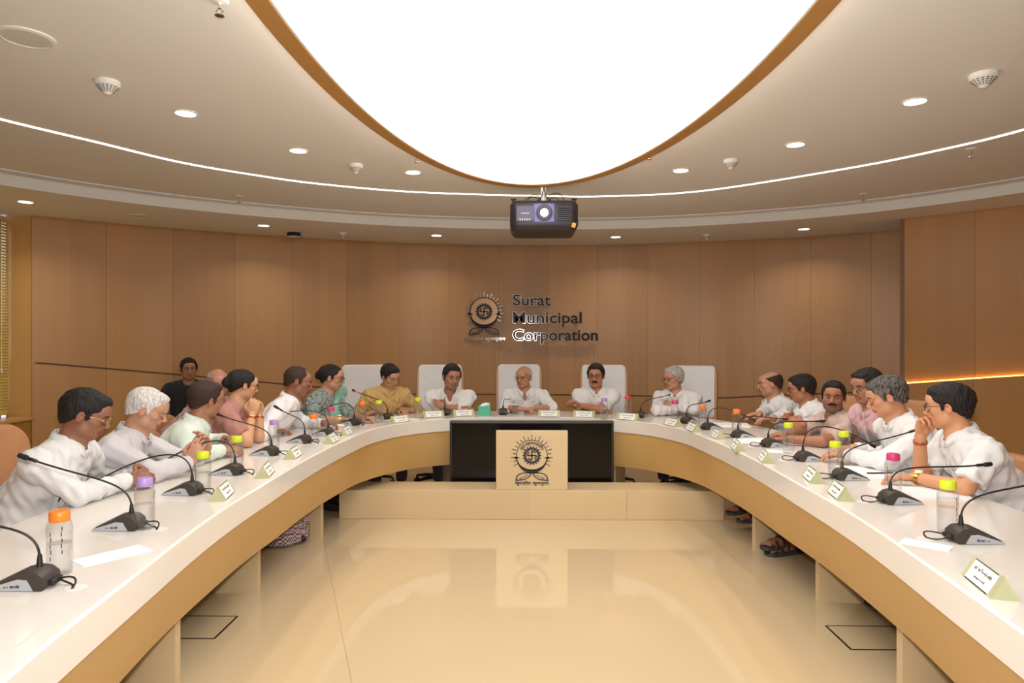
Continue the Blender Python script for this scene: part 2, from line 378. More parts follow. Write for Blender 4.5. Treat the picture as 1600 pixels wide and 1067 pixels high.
# big oval luminous disc hung under the ceiling, wooden rim
DZ = ZC - .13
dc = thing('oval_ceiling_light', 'huge glowing oval ceiling light with a brown wooden rim', 'ceiling light', (0, 0, DZ))
E0 = W(.11, 2.5)
def oval(a, b, n=96): return [(E0.x + b * math.cos(2 * PI * k / n), E0.y + a * math.sin(2 * PI * k / n)) for k in range(n)]
oo, ii, i2 = oval(2.72, 1.03), oval(2.64, .95), oval(2.632, .942)
mb = MB()
mb.strip([(x, y, 0) for x, y in oo], [(x, y, .07) for x, y in oo], closed=True); o3 = oval(2.65, .96); mb.strip([(x, y, .07) for x, y in oo], [(x, y, .07) for x, y in o3], closed=True)
mb.strip([(x, y, 0) for x, y in ii], [(x, y, 0) for x, y in oo], closed=True)
mb.strip([(x, y, .02) for x, y in ii], [(x, y, 0) for x, y in ii], closed=True)
mb.build('rim', M['rimwood'], dc, smooth=.6)
mb = MB(); mb.strip([(x, y, .004) for x, y in i2], [(x, y, .004) for x, y in ii], closed=True); mb.build('edge_bead', M['white'], dc)
mb = MB(); o4 = oval(2.66, .97); mb.strip([(x, y, .075) for x, y in o4], [(x, y, .129) for x, y in o4], closed=True); mb.build('cove_light', emis('cove_led', (1, .95, .86), 15.0), dc)
mb = MB(); nI = len(i2); mb.add([(x, y, .006) for x, y in i2] , [tuple(range(nI - 1, -1, -1))]); mb.build('glowing_panel', M['disc'], dc)

# downlights
def downlight(px, py, z, lab, r=.055):
    p = PZ(px, py, z); t = thing('downlight', lab, 'ceiling light', (p.x, p.y, z), 0, 'round ceiling downlights')
    mb = MB(); mb.lathe([(r * 1.22, 0), (r * 1.22, -.004), (r, -.006), (r, -.002)], 28, cap=False); mb.build('trim_ring', M['white'], t, smooth=.5)
    mb = MB(); mb.lathe([(r, -.003), (.001, -.0035)], 28, cap=False); mb.f = [f[::-1] for f in mb.f]; mb.build('lamp', M['lamp'], t)
    l = light('downlight_lamp', 'AREA', (p.x, p.y, z - .02), DOWN_W, (1, .93, .84), .09, spread=2.4); return t
DL = [(290, 176.5, ZC, 'left of the oval light, largest of the left three'), (466, 235, ZC, 'left of the oval light, second nearest'), (645, 269, ZC, 'left of the projector, in the upper ceiling'),
      (1064, 266, ZC, 'right of the projector, in the upper ceiling'), (1243, 225.5, ZC, 'right of the oval light, middle of the right three'), (1430, 158, ZC, 'right of the oval light, largest of the right three'),
      (40, 315, ZS, 'in the lower ceiling above the left window'), (412, 352, ZS, 'in the lower ceiling beside the black device'), (682, 367.5, ZS, 'in the lower ceiling left of the wall sign'),
      (962, 370, ZS, 'in the lower ceiling right of the wall sign'), (1256, 357.5, ZS, 'in the lower ceiling near the right wall step')]
for px, py, z, s in DL: downlight(px, py, z, 'round lit white downlight ' + s)
for q in ((-3.4, 1.2), (-2.6, 2.6), (2.6, 2.4), (3.6, 1.0)):
    pass
# flush speakers
def disc(px, py, z, r, lab):
    p = PZ(px, py, z); t = thing('ceiling_speaker', lab, 'speaker', (p.x, p.y, z))
    mb = MB(); mb.lathe([(r, 0), (r, -.006), (r * .86, -.01), (r * .84, -.006)], 36, cap=False); mb.build('ring', M['white'], t, smooth=.5)
    mb = MB(); mb.lathe([(r * .85, -.006), (.001, -.009)], 36, cap=False); mb.build('grille', mat('grille', sl((214, 210, 204)), .7, bump=.4, bscale=300), t, smooth=True)
disc(41, 58, ZC, .11, 'round white flush speaker in the ceiling, upper left corner')
disc(215, 336.5, ZS, .085, 'faint round white speaker in the lower ceiling above the left wall')
# conical air/smoke detectors
def cone(px, py, z, r, lab):
    p = PZ(px, py, z); t = thing('smoke_detector', lab, 'smoke detector', (p.x, p.y, z), 0, 'cone shaped detectors')
    mb = MB(); mb.lathe([(r, 0), (r, -.018), (r * .92, -.024), (r * .3, -.062), (r * .12, -.068), (.001, -.068)], 28, cap=False); mb.build('body', M['white'], t, smooth=.5)
    mb = MB()
    for k in range(16):
        a = 2 * PI * k / 16; a2 = a + .26
        for j in range(4):
            f0, f1 = .10 + j * .2, .22 + j * .2
            q = []
            for aa, ff in ((a, f0), (a2, f0), (a2, f1), (a, f1)):
                rr = r * (.92 - .62 * ff) + .0012; zz = -.024 - .038 * ff - .0008; q.append((rr * math.cos(aa), rr * math.sin(aa), zz))
            mb.add(q, [(0, 1, 2, 3)])
    mb.build('vents', M['vent'], t)
cone(168, 127, ZC, .058, 'white cone shaped detector in the ceiling beside the largest left downlight')
cone(556, 257, ZC, .052, 'white cone shaped detector left of the projector under the light line')
cone(1142, 250, ZC, .052, 'white cone shaped detector right of the projector')
cone(1537, 116, ZC, .064, 'white cone shaped detector at the upper right of the ceiling')
cone(536, 363, ZS, .045, 'small white detector in the lower ceiling beside the black device')
cone(1104, 366, ZS, .045, 'small white detector in the lower ceiling near the right end of the wall')
p = PZ(459, 363.5, ZS); t = thing('ceiling_camera', 'black and grey round device under the lower ceiling on the left', 'camera', (p.x, p.y, ZS))
mb = MB(); mb.lathe([(.07, 0), (.075, -.03), (.06, -.035)], 24); mb.build('mount', M['black'], t, smooth=.6)
mb = MB(); mb.lathe([(.062, -.035), (.078, -.045), (.07, -.058), (.03, -.062)], 24); mb.build('dome', M['silver'], t, smooth=.6)
def sprinkler(px, py, z, lab):
    p = PZ(px, py, z); t = thing('sprinkler', lab, 'sprinkler', (p.x, p.y, z), 0, 'ceiling sprinklers')
    mb = MB(); mb.lathe([(.035, 0), (.03, -.006), (.012, -.01)], 16); mb.build('escutcheon', M['white'], t, smooth=.5)
    mb = MB(); mb.tube([(0, 0, -.01), (0, 0, -.03)], .007, 8); mb.tube([(.004, 0, -.028), (.014, 0, -.04), (.002, 0, -.055)], .002, 6); mb.tube([(-.004, 0, -.028), (-.014, 0, -.04), (-.002, 0, -.055)], .002, 6)
    mb.lathe([(.018, -.055), (.018, -.058)], 12); mb.build('head', M['chrome'], t)
for px, py, z, s in ((343, 1, ZC, 'at the upper left edge of the ceiling'), (651, 241, ZC, 'left of the oval light rim'), (374, 306, ZC, 'by the slot diffuser on the left'), (1014, 236, ZC, 'right of the projector pole under the oval rim'),
                     (1349, 303, ZC, 'by the slot diffuser on the right'), (1518, 232, ZC, 'below the light line on the right')):
    sprinkler(px, py, z, 'small metal fire sprinkler ' + s)

# ------------------------------------------------------------------ writing
def text_mesh(s, size, extrude=.0, offset=.0, align='LEFT', res=4):
    c = bpy.data.curves.new('txt', 'FONT'); c.body = s; c.size = size; c.extrude = extrude; c.offset = offset; c.align_x = align; c.resolution_u = res
    o = bpy.data.objects.new('txt', c); COL.objects.link(o); bpy.context.view_layer.update()
    me = bpy.data.meshes.new_from_object(o.evaluated_get(bpy.context.evaluated_depsgraph_get()))
    bpy.data.objects.remove(o); return me
UPR0 = Matrix.Rotation(PI / 2, 4, 'X')
# ------------------------------------------------------------------ projector
pj = PD(849, 341, 5.45); pr = thing('projector', 'black ceiling projector with a lit violet lens on a white pole', 'projector', (pj.x, pj.y, pj.z - .13))
def rr(w, d, r, n=6):
    P = []
    for cx, cy, a0 in ((w / 2 - r, d / 2 - r, 0), (-w / 2 + r, d / 2 - r, PI / 2), (-w / 2 + r, -d / 2 + r, PI), (w / 2 - r, -d / 2 + r, 1.5 * PI)):
        for k in range(n + 1): a = a0 + k * PI / 2 / n; P.append((cx + r * math.cos(a), cy + r * math.sin(a)))
    return P
def loft(name, secs, m, parent, smooth=.6):     # secs: list of (outline, z)
    mb = MB(); n = len(secs[0][0]); V = [(x, y, z) for o, z in secs for x, y in o]
    F = [(i * n + k, i * n + (k + 1) % n, (i + 1) * n + (k + 1) % n, (i + 1) * n + k) for i in range(len(secs) - 1) for k in range(n)]
    F += [tuple(range(n - 1, -1, -1)), tuple((len(secs) - 1) * n + k for k in range(n))]; mb.add(V, F); return mb.build(name, m, parent, smooth)
M['proj'] = mat('projector_black', sl((38, 34, 40)), .42)
loft('body', [(rr(.47, .40, .05), 0), (rr(.505, .44, .06), .02), (rr(.525, .46, .06), .045), (rr(.525, .46, .06), .20), (rr(.49, .43, .05), .222), (rr(.46, .40, .05), .23)], M['proj'], pr)
def facebox(name, x, z, w, h, m, y=-.232, d=.012, parent=pr, b=.006):
    mb = MB(); mb.box((x, y, z), (w, d, h)); return mb.build(name, m, parent, bevel=b)
facebox('front_panel', -.145, .125, .14, .12, mat('projector_grey', sl((84, 80, 100)), .45))
me = text_mesh('HITACHI', .016, .0005, .0002, 'CENTER'); me.transform(UPR0); link('lettering', me, M['silver'], pr, loc=(-.145, -.2395, .120))
lp = facebox('lens_housing', 0, .128, .165, .15, mat('lens_housing_violet', sl((108, 100, 150)), .35), d=.02, b=.012)
mb = MB(); Rx = Matrix.Rotation(PI / 2, 3, 'X'); mb.lathe([(.062, 0), (.062, .012), (.05, .014), (.046, .006), (.03, .004)], 32, (0, -.240, .130), M=Rx, cap=False); mb.build('lens_barrel', M['proj'], lp, smooth=.5)
mb = MB(); mb.lathe([(.030, .0), (.024, .012), (.012, .017), (.001, .018)], 28, (0, -.244, .130), M=Rx, cap=False); mb.build('lens', emis('projector_beam_glass', (.72, .70, 1.0), 14), lp, smooth=True)
mb = MB()
for i in range(7): mb.box((.155, -.238, .075 + i * .016), (.10, .008, .008))
mb.build('vent', M['black'], pr)
mb = MB()
for i in range(5): mb.box((-.185 + i * .018, -.240, .078), (.006, .004, .016))
mb.build('buttons', M['silver'], pr)
mb = MB(); mb.box((.225, -.228, .035), (.03, .014, .035), Matrix.Rotation(.3, 3, 'Y')); mb.build('sticker', mat('yellow_sticker', sl((204, 160, 40)), .5), pr)
for sx in (-1, 1):
    mb = MB(); mb.tube([(sx * .235, -.15, .22), (sx * .235, -.15, .246)], .012, 12); mb.lathe([(.022, .246), (.022, .252)], 16, (sx * .235, -.15, 0)); mb.build('mount_post', M['proj'], pr)
mb = MB(); mb.box((0, -.0, .235), (.30, .22, .012)); mb.build('bracket', M['proj'], pr)
top = ZC - (pj.z - .13)
mb = MB(); mb.tube([(0, 0, .24), (0, 0, .29), (0, 0, top)], [.035, .02, .02], 16); mb.lathe([(.07, top - .004), (.07, top)], 24); mb.build('pole', M['white'], pr, smooth=.6)
mb = MB()
def bez(a, b, c, d, n=14):
    a, b, c, d = map(Vector, (a, b, c, d)); return [a * (1 - t) ** 3 + b * 3 * t * (1 - t) ** 2 + c * 3 * t * t * (1 - t) + d * t ** 3 for t in [k / n for k in range(n + 1)]]
for x0, x1, h in ((0, -.12, 0), (.01, .14, .0)): mb.tube(bez((x0 * .4, -.03, top - .01), (x0 * .4, -.03, .3), (x0, -.04, .26), (x1, -.08, .232)), .0035, 6)
for x0, x1, h in ((-.16, -.03, .06), (-.13, -.02, .08), (.02, .16, .10), (.03, .12, .05)): mb.tube(bez((x0, -.1, .23), (x0, -.08, .23 + h), (x1, -.06, .25 + h), (x1, -.1, .232)), .003, 6)
mb.build('cable', M['blackm'], pr)

def emblem(S, th):
    """gear with a curved-arm cross in a rayed ring held by two birds/leaves; returns list of (part name, MB) in x (right) and y (up), thickness th along z"""
    out = []
    def ringseg(mb, r0, r1, a0, a1, n, w=None):
        A = []; B = []
        for k in range(n + 1):
            a = a0 + (a1 - a0) * k / n; ww = (w(k / n) if w else 1.0); rm = (r0 + r1) / 2; hw = (r1 - r0) / 2 * ww
            A.append(((rm - hw) * math.cos(a), (rm - hw) * math.sin(a))); B.append(((rm + hw) * math.cos(a), (rm + hw) * math.sin(a)))
        for k in range(n): mb.prism([A[k], B[k], B[k + 1], A[k + 1]], 0, th)
    mb = MB()
    ringseg(mb, .655 * S, .685 * S, 0, 2 * PI, 64)
    ringseg(mb, .60 * S, .78 * S, -PI * .97, -PI * .03, 48, lambda t: max(.12, math.sin(t * PI) ** 1.6))
    out.append(('ring', mb))
    mb = MB()
    n = 30
    for k in range(n):
        a = PI / 2 + 2 * PI * k / n
        if math.sin(a) < -.66: continue
        L_ = .84 if k % 2 else .92
        c, s_ = math.cos(a), math.sin(a); w = .014 * S
        mb.prism([(.70 * S * c + w * s_, .70 * S * s_ - w * c), (L_ * S * c + w * s_, L_ * S * s_ - w * c), (L_ * S * c - w * s_, L_ * S * s_ + w * c), (.70 * S * c - w * s_, .70 * S * s_ + w * c)], 0, th)
    out.append(('rays', mb))
    mb = MB(); ringseg(mb, .25 * S, .35 * S, 0, 2 * PI, 48)
    for k in range(18):
        a = 2 * PI * k / 18; c, s_ = math.cos(a), math.sin(a); w = .035 * S
        mb.prism([(.34 * S * c + w * s_, .34 * S * s_ - w * c), (.41 * S * c + w * s_ * .8, .41 * S * s_ - w * c * .8), (.41 * S * c - w * s_ * .8, .41 * S * s_ + w * c * .8), (.34 * S * c - w * s_, .34 * S * s_ + w * c)], 0, th)
    out.append(('gear', mb))
    mb = MB(); w = .032 * S
    mb.prism([(-w, -.2 * S), (w, -.2 * S), (w, .2 * S), (-w, .2 * S)], 0, th); mb.prism([(-.2 * S, -w), (.2 * S, -w), (.2 * S, w), (-.2 * S, w)], 0, th)
    for k in range(4):
        a = k * PI / 2 + PI / 2; ringseg(mb, .160 * S, .225 * S, a - .95, a, 8)
    out.append(('cross', mb))
    mb = MB()
    for sx in (-1, 1):
        top = [(0, -.74), (.15, -.73), (.35, -.74), (.56, -.80), (.68, -.92), (.73, -1.12)]; bot = [(.73, -1.12), (.52, -1.09), (.35, -1.07), (.2, -1.0), (.08, -.90), (0, -.74)]
        T = catmull(top, 4); B_ = catmull(bot, 4); poly = [(sx * x * S, y * S) for x, y in list(T) + list(B_[1:-1])]
        if sx < 0: poly = poly[::-1]
        inn = [(( x / S - sx * .36) * .80 * S + sx * .36 * S, (y / S + .90) * .72 * S - .90 * S) for x, y in poly]
        n = len(poly)
        for i in range(n):
            j = (i + 1) % n; mb.prism([inn[i], poly[i], poly[j], inn[j]][::-1] if sx > 0 else [inn[i], poly[i], poly[j], inn[j]][::-1], 0, th)
        rnd = random.Random(3)
        for i in range(9):
            x = .2 + .04 * i + rnd.uniform(-.02, .02); y = -.86 - .018 * i + rnd.uniform(-.03, .03); r = .022
            mb.prism([(sx * x * S + r * S * math.cos(q), y * S + r * S * math.sin(q)) for q in [k * PI / 3 for k in range(6)]], 0, th)
        # bird head gripping the ring
        mb.prism([(sx * .70 * S + .07 * S * math.cos(q), -.10 * S + .05 * S * math.sin(q)) for q in [k * PI / 5 for k in range(10)]], 0, th)
        b = [(sx * .66 * S, -.06 * S), (sx * .50 * S, -.10 * S), (sx * .66 * S, -.14 * S)]; mb.prism(b if sx < 0 else b[::-1], 0, th)
    out.append(('leaves', mb)); return out
def place_text(me, name, mat_, parent, Mx):
    me.transform(Mx); return link(name, me, mat_, parent)
def arc_text(s, size, R, a_mid, span, mat_, parent, Mx, name, th=.002):
    """lettering bent along an arc: vertices of one text mesh wrapped round the circle"""
    me = text_mesh(s, size, th / 2, .0009, 'CENTER'); n = len(me.vertices); co = np.empty(n * 3, np.float32); me.vertices.foreach_get('co', co); co = co.reshape(-1, 3)
    if n == 0: return
    w = co[:, 0].max() - co[:, 0].min(); a = a_mid - (co[:, 0] - co[:, 0].mean() * 0) / w * span; r = R + co[:, 1]
    co2 = np.c_[r * np.cos(a), r * np.sin(a), co[:, 2]].astype(np.float32); me.vertices.foreach_set('co', co2.ravel()); me.update()
    return place_text(me, name, mat_, parent, Mx)
UPR = Matrix.Rotation(PI / 2, 4, 'X')          # x stays, y -> z, z -> -y (towards the camera)
# wall sign
sy = 8.50
sg = thing('wall_sign', 'chrome raised lettering Surat Municipal Corporation on the curved wood wall', 'sign', tuple(PD(801, 531, sy)), 0)
M['letter'] = mat('sign_face_dark', sl((44, 36, 40)), .3, metal=.0, spec=.12)
s0 = sy / FPX
for i, (wd_, y, wpx) in enumerate((('Surat', 477, 60), ('Municipal', 504.5, 108), ('Corporation', 531.5, 133))):
    me = text_mesh(wd_, .19, .012, .0058); xs = [v.co.x for v in me.vertices]; w = max(xs) - min(xs)
    hs = [v.co.y for v in me.vertices]; 
    sc = Matrix.Diagonal((wpx * s0 / w, 17.5 * s0 / .137, 1, 1)); off = Matrix.Translation((0, -.0, (531 - y) * s0 + .0))
    me2 = me.copy(); me2.transform(Matrix.Translation((-min(xs), 0, 0)))
    me2.transform(sc); me2.transform(UPR); me2.transform(off); bk = link('letters', me2, M['chrome'], sg)
    me3 = text_mesh(wd_, .19, .002, .0042); me3.transform(Matrix.Translation((-min(xs), 0, 0))); me3.transform(sc); me3.transform(UPR); me3.transform(off @ Matrix.Translation((0, -.014, 0))); link('letter_face', me3, M['letter'], bk)
p = PD(756.5, 487, sy); em = thing('wall_emblem', 'chrome and black round gear emblem mounted left of the wall lettering', 'emblem', tuple(p))
S = 33 * s0
for nm, mb in emblem(S, .02):
    me = raw_mesh(nm, mb.v, mb.f); me.transform(UPR); link(nm, me, M['chrome'] if nm in ('rays',) else M['letter'], em)
mb = MB(); mb.lathe([(.64 * S, 0), (.64 * S, .004)], 48, M=Matrix.Rotation(PI / 2, 3, 'X')); mb.build('back_disc', mat('bronze_mirror', sl((140, 108, 74)), .3, metal=.5), em)
me = text_mesh('बहुजनहिताय बहुजनसुखाय', .05, .006, .001, 'CENTER')
if len(me.vertices):
    xs = [v.co.x for v in me.vertices]; me.transform(Matrix.Diagonal((66 * s0 / (max(xs) - min(xs)), 1.0, 1, 1))); place_text(me, 'motto', M['chrome'], em, Matrix.Translation((0, 0, -1.35 * S)) @ UPR)
# ------------------------------------------------------------------ platform, emblem panel, television
pf = thing('step_platform', 'low light wood platform on the floor in front of the head table', 'platform', (.02, 5.73, 0))
mb = MB(); mb.box((0, 0, .1185), (3.13, .34, .237)); mb.build('body', M['lightwood'], pf, bevel=.003)
mb = MB(); mb.box((.78, -.1705, .1185), (.003, .002, .23)); mb.build('seam', M['joint'], pf)
pn0 = PZ(831, 765, .237); pn = thing('emblem_panel', 'light wood panel printed with a dark gear emblem, standing before the television', 'panel', (pn0.x, 5.565 + .03, .238))
mb = MB(); mb.box((0, 0, .242), (.585, .045, .484)); mb.build('board', M['lightwood'], pn, bevel=.004)
Sp = .187; Mx = Matrix.Translation((.0, -.0235, .282)) @ UPR
for nm, mb in emblem(Sp, .0015):
    me = raw_mesh(nm, mb.v, mb.f); me.transform(Mx); link(nm, me, M['mark'], pn)
arc_text('सूरत महानगरपालिका', .036, .47 * Sp, PI / 2, 2.2, M['mark'], pn, Mx, 'arched_words', .0015)
me = text_mesh('बहुजनहिताय  बहुजनसुखाय', .034, .001, .0009, 'CENTER')
if len(me.vertices):
    xs = [v.co.x for v in me.vertices]; me.transform(Matrix.Diagonal((.275 / (max(xs) - min(xs)), 1.0, 1, 1))); place_text(me, 'motto', M['mark'], pn, Mx @ Matrix.Translation((0, -1.27 * Sp, 0)))
tv0 = PD(830.5, 655, 6.03); tv = thing('television', 'large black flat television standing in front of the head table', 'television', (tv0.x, 6.02, 0))
mb = MB(); mb.box((0, 0, .425), (1.44, .05, .655)); mb.build('cabinet', M['black'], tv, bevel=.006)
mb = MB(); mb.box((0, -.026, .425), (1.40, .003, .61)); mb.build('screen', M['screen'], tv)
mb = MB(); mb.box((0, -.027, .742), (1.44, .004, .012)); mb.build('top_bezel', mat('bezel_grey', sl((96, 94, 92)), .3, metal=.5), tv)
for sx in (-.5, .5):
    mb = MB(); mb.box((sx, 0, .05), (.05, .10, .10)); mb.build('foot', M['black'], tv)

# ------------------------------------------------------------------ conference table
inner = [(0, 6.34), (.4, 6.30), (.78, 6.15), (1.06, 5.88), (1.24, 5.45), (1.30, 4.9), (1.325, 4.45), (1.33, 3.95), (1.315, 3.43), (1.30, 2.94), (1.27, 2.55), (1.215, 2.1), (1.15, 1.6), (1.09, 1.25), (1.02, .7), (.95, .1), (.90, -.5)]
botc = [(0, 6.44), (.4, 6.38), (.78, 6.22), (1.08, 5.98), (1.33, 5.5), (1.42, 4.95), (1.455, 4.45), (1.46, 3.95), (1.47, 3.45), (1.45, 2.95), (1.42, 2.55), (1.375, 2.2), (1.31, 1.7), (1.25, 1.3), (1.17, .7), (1.1, .1), (1.05, -.5)]
def mirror(P): 
    c = catmull(P, 8); return np.array([(-x, y) for x, y in c[::-1]] + [tuple(q) for q in c[1:]])
IN, BO = mirror(inner), mirror(botc)
tt = np.gradient(IN, axis=0); tt /= np.linalg.norm(tt, axis=1)[:, None]; ON = np.c_[-tt[:, 1], tt[:, 0]]
wid = .72 - .17 * np.clip(ON[:, 1], 0, 1) ** 2
OUT = IN + ON * wid[:, None]
tb = thing('conference_table', 'long oval conference table with a glossy white top and wooden apron', 'table', (0, 0, 0))
def ring_slab(A, B, z0, z1, bev=.006):
    mb = MB(); n = len(A); secs = [(A, z0), (A, z1 - bev), (A + (B - A) * .012, z1), (B - (B - A) * .012, z1), (B, z1 - bev), (B, z0)]
    for P, z in secs: mb.v += [(p[0], p[1], z) for p in P]
    m = len(secs)
    for j in range(m):
        k = (j + 1) % m
        for i in range(n - 1): mb.f.append((j * n + i, k * n + i, k * n + i + 1, j * n + i + 1)[::-1]); mb.mi.append(0)
    mb.f.append(tuple(j * n for j in range(m))); mb.f.append(tuple(j * n + n - 1 for j in range(m))[::-1]); mb.mi += [0, 0]
    return mb
ring_slab(IN, OUT, .638, TZ).build('tabletop', M['stone'], tb, smooth=.5)
A = IN + ON * .012; s = np.r_[0, np.cumsum(np.linalg.norm(np.diff(IN, axis=0), axis=1))]
mb = MB(); n = len(A); th = .03
secs = [(A, .636), (BO, .32), (BO + ON * th, .32), (A + ON * th, .636)]; uv = []
for P, z in secs:
    mb.v += [(p[0], p[1], z) for p in P]; uv += [(z * 1.0, q) for q in s]
for j in range(4):
    k = (j + 1) % 4
    for i in range(n - 1): mb.f.append((j * n + i, j * n + i + 1, k * n + i + 1, k * n + i)[::-1]); mb.mi.append(0)
mb.f += [(0, n, 2 * n, 3 * n), (n - 1, 2 * n - 1, 3 * n - 1, 4 * n - 1)]; mb.mi += [0, 0]; mb.uv = uv
mb.build('apron', M['apron'], tb, smooth=.6)
def leg(x, y, nx, ny, d=.5):
    mb = MB(); a = math.atan2(ny, nx); mb.box((x + nx * d / 2, y + ny * d / 2, .318), (d, .045, .636), Matrix.Rotation(a, 3, 'Z')); 
    mb.build('leg', M['lightwood'], tb)
for x, y, a in ((-1.57, 3.93, PI), (-1.52, 5.0, PI - .15), (1.60, 3.84, 0), (1.56, 4.77, .1), (-1.50, 2.86, PI), (1.52, 2.86, 0), (-1.38, 1.75, PI), (1.38, 1.75, 0), (-.70, 6.38, PI * .62), (.80, 6.36, PI * .38)):
    leg(x, y, math.cos(a), math.sin(a), .38 if y > 6 else .46)
# floor outlet lids
for i, (a, b, sx) in enumerate(((PZ(338, 998, 0), PZ(368, 963, 0), -1), (PZ(1327, 1015, 0), PZ(1293, 978, 0), 1))):
    w = .62; x0 = (a.x + b.x) / 2; y0, y1 = a.y, b.y
    t = thing('floor_box_lid', 'dark framed square lid let into the floor under the %s side of the table' % ('left' if sx < 0 else 'right'), 'floor box', (x0 + sx * w / 2, (y0 + y1) / 2, 0))
    mb = MB(); d = y1 - y0
    for yy in (-d / 2, d / 2): mb.box((0, yy, .001), (w, .008, .002))
    for xx in (-w / 2, w / 2): mb.box((xx, 0, .001), (.010, d, .002))
    mb.build('frame', M['black'], t); mb = MB(); mb.box((0, 0, .0005), (w - .01, d - .008, .001)); mb.build('lid', M['floor'], t)

# ------------------------------------------------------------------ things on the table
def normal_at(x, y):
    d = np.hypot(OUT[:, 0] - x, OUT[:, 1] - y); k = int(d.argmin()); return Vector((ON[k][0], ON[k][1], 0))
mic_proto = {}
def mic_base_parts(root):
    """wedge-shaped conference microphone base, local +x points to the speaker"""
    prof = [(0, 0), (-.010, .014), (-.006, .038), (.012, .056), (.034, .061), (.060, .055), (.10, .036), (.145, .014), (.158, .004), (.158, 0)]
    mb = MB(); n = len(prof); secs = []
    for s, f in ((-1, .62), (-1, .9), (-.55, 1.0), (.55, 1.0), (1, .9), (1, .62)):
        L = []
        for x, z in prof:
            w = .043 * (1 - .45 * max(0, x) / .158); L.append((x * (.985 if f < 1 else 1), s * w, z * f))
        secs.append(L)
    V = [p for L in secs for p in L]; F = []
    for i in range(len(secs) - 1):
        for k in range(n): F.append((i * n + k, (i + 1) * n + k, (i + 1) * n + (k + 1) % n, i * n + (k + 1) % n))
    F += [tuple(range(n)), tuple((len(secs) - 1) * n + k for k in range(n - 1, -1, -1))]
    mb.add(V, F); mb.build('base', M['micbody'], root, smooth=.7)
    for s in (-1, 1):
        q = lambda x, z, e=.0015: (x, s * (.043 * (1 - .45 * x / .158) + e), z)
        mb = MB(); o = [q(.022, .002), q(.156, .001), q(.150, .008), q(.066, .034), q(.040, .032)]
        i_ = [(x, y - s * .004, z) for x, y, z in o]; m = len(o)
        mb.add(o + i_, [tuple(range(m)) if s < 0 else tuple(range(m - 1, -1, -1)), tuple(range(2 * m - 1, m - 1, -1)) if s < 0 else tuple(range(m, 2 * m))] + [(k, (k + 1) % m, (k + 1) % m + m, k + m) for k in range(m)])
        lp_ = mb.build('side_panel', M['silver'], root)
        mb = MB()
        for x0, w in ((.060, .008), (.070, .004), (.076, .010), (.092, .003), (.098, .006)):
            a = q(x0, .010, .0022); b = q(x0 + w, .010, .0022); c = q(x0 + w, .018 - (x0 - .06) * .12, .0022); d = q(x0, .018 - (x0 - .06) * .12, .0022)
            mb.add([a, b, c, d], [(0, 1, 2, 3) if s < 0 else (3, 2, 1, 0)])
        mb.build('lettering', M['ink'], lp_)
    mb = MB(); mb.lathe([(.010, .048), (.008, .070), (.0055, .092)], 12, (.026, 0, 0)); mb.build('collar', M['black'], root, smooth=.6)
    mb = MB(); mb.box((-.014, .0, .018), (.022, .05, .016)); mb.build('plug', M['black'], root, bevel=.003)
def microphone(bx, by, hx, hy, lab, hh=.0, rot=0, ring=None, cord=True, reach=.30):
    b = PZ(bx, by, TZ); nrm = normal_at(b.x, b.y); a = math.atan2(nrm.y, nrm.x) + rot
    t = thing('conference_microphone', lab, 'microphone', (b.x - nrm.x * .05, b.y - nrm.y * .05, TZ), a, 'gooseneck microphones on the table')
    if not mic_proto: mic_base_parts(t); mic_proto['o'] = kids(t)
    else:
        for c in mic_proto['o']: copy_tree(c, t)
    D0 = b.y; H = PD(hx, hy, D0 + reach * nrm.y)
    Mi = (Matrix.Translation(t.location) @ Matrix.Rotation(a, 4, 'Z')).inverted(); E = Mi @ H; A = Vector((.026, 0, .085))
    d = Vector((E.x - A.x, E.y, 0)); P1 = A + Vector((0, 0, .10 + hh * .5)) + d * .02; P2 = A.lerp(E, .45) + Vector((0, 0, .02 + hh))
    pts = bez(A, P1, P2, E, 26); r = [.0036] * 27
    mb = MB(); mb.tube(pts, .0036, 8); mb.build('gooseneck', M['black'], t, smooth=True)
    u = (pts[-1] - pts[-3]).normalized(); e = pts[-1]
    mb = MB(); mb.tube([e - u * .035, e - u * .030, e - u * .004, e], [.004, .0065, .0065, .005], 10); mb.build('joint', M['black'] if ring is None else ring, t, smooth=.6)
    mb = MB(); mb.tube([e, e + u * .004, e + u * .03, e + u * .036, e + u * .038], [.006, .0095, .0095, .007, .002], 12); mb.build('mic_head', M['blackm'], t, smooth=.6)
    if cord:
        mb = MB(); mb.tube(bez((-.02, .0, .02), (-.07, .0, .035), (-.10, .035, .03), (-.075, .03, .002), 12), .0028, 6); mb.tube(bez((-.02, -.012, .016), (-.05, -.01, .003), (-.07, .0, .003), (-.078, .03, .003), 8), .0028, 6); mb.build('cord', M['black'], t, smooth=True)
        mb = MB(); mb.lathe([(.03, .0004), (.028, .0014)], 20, (-.08, .02, 0)); mb.build('cable_cover', M['white'], t)
    return t
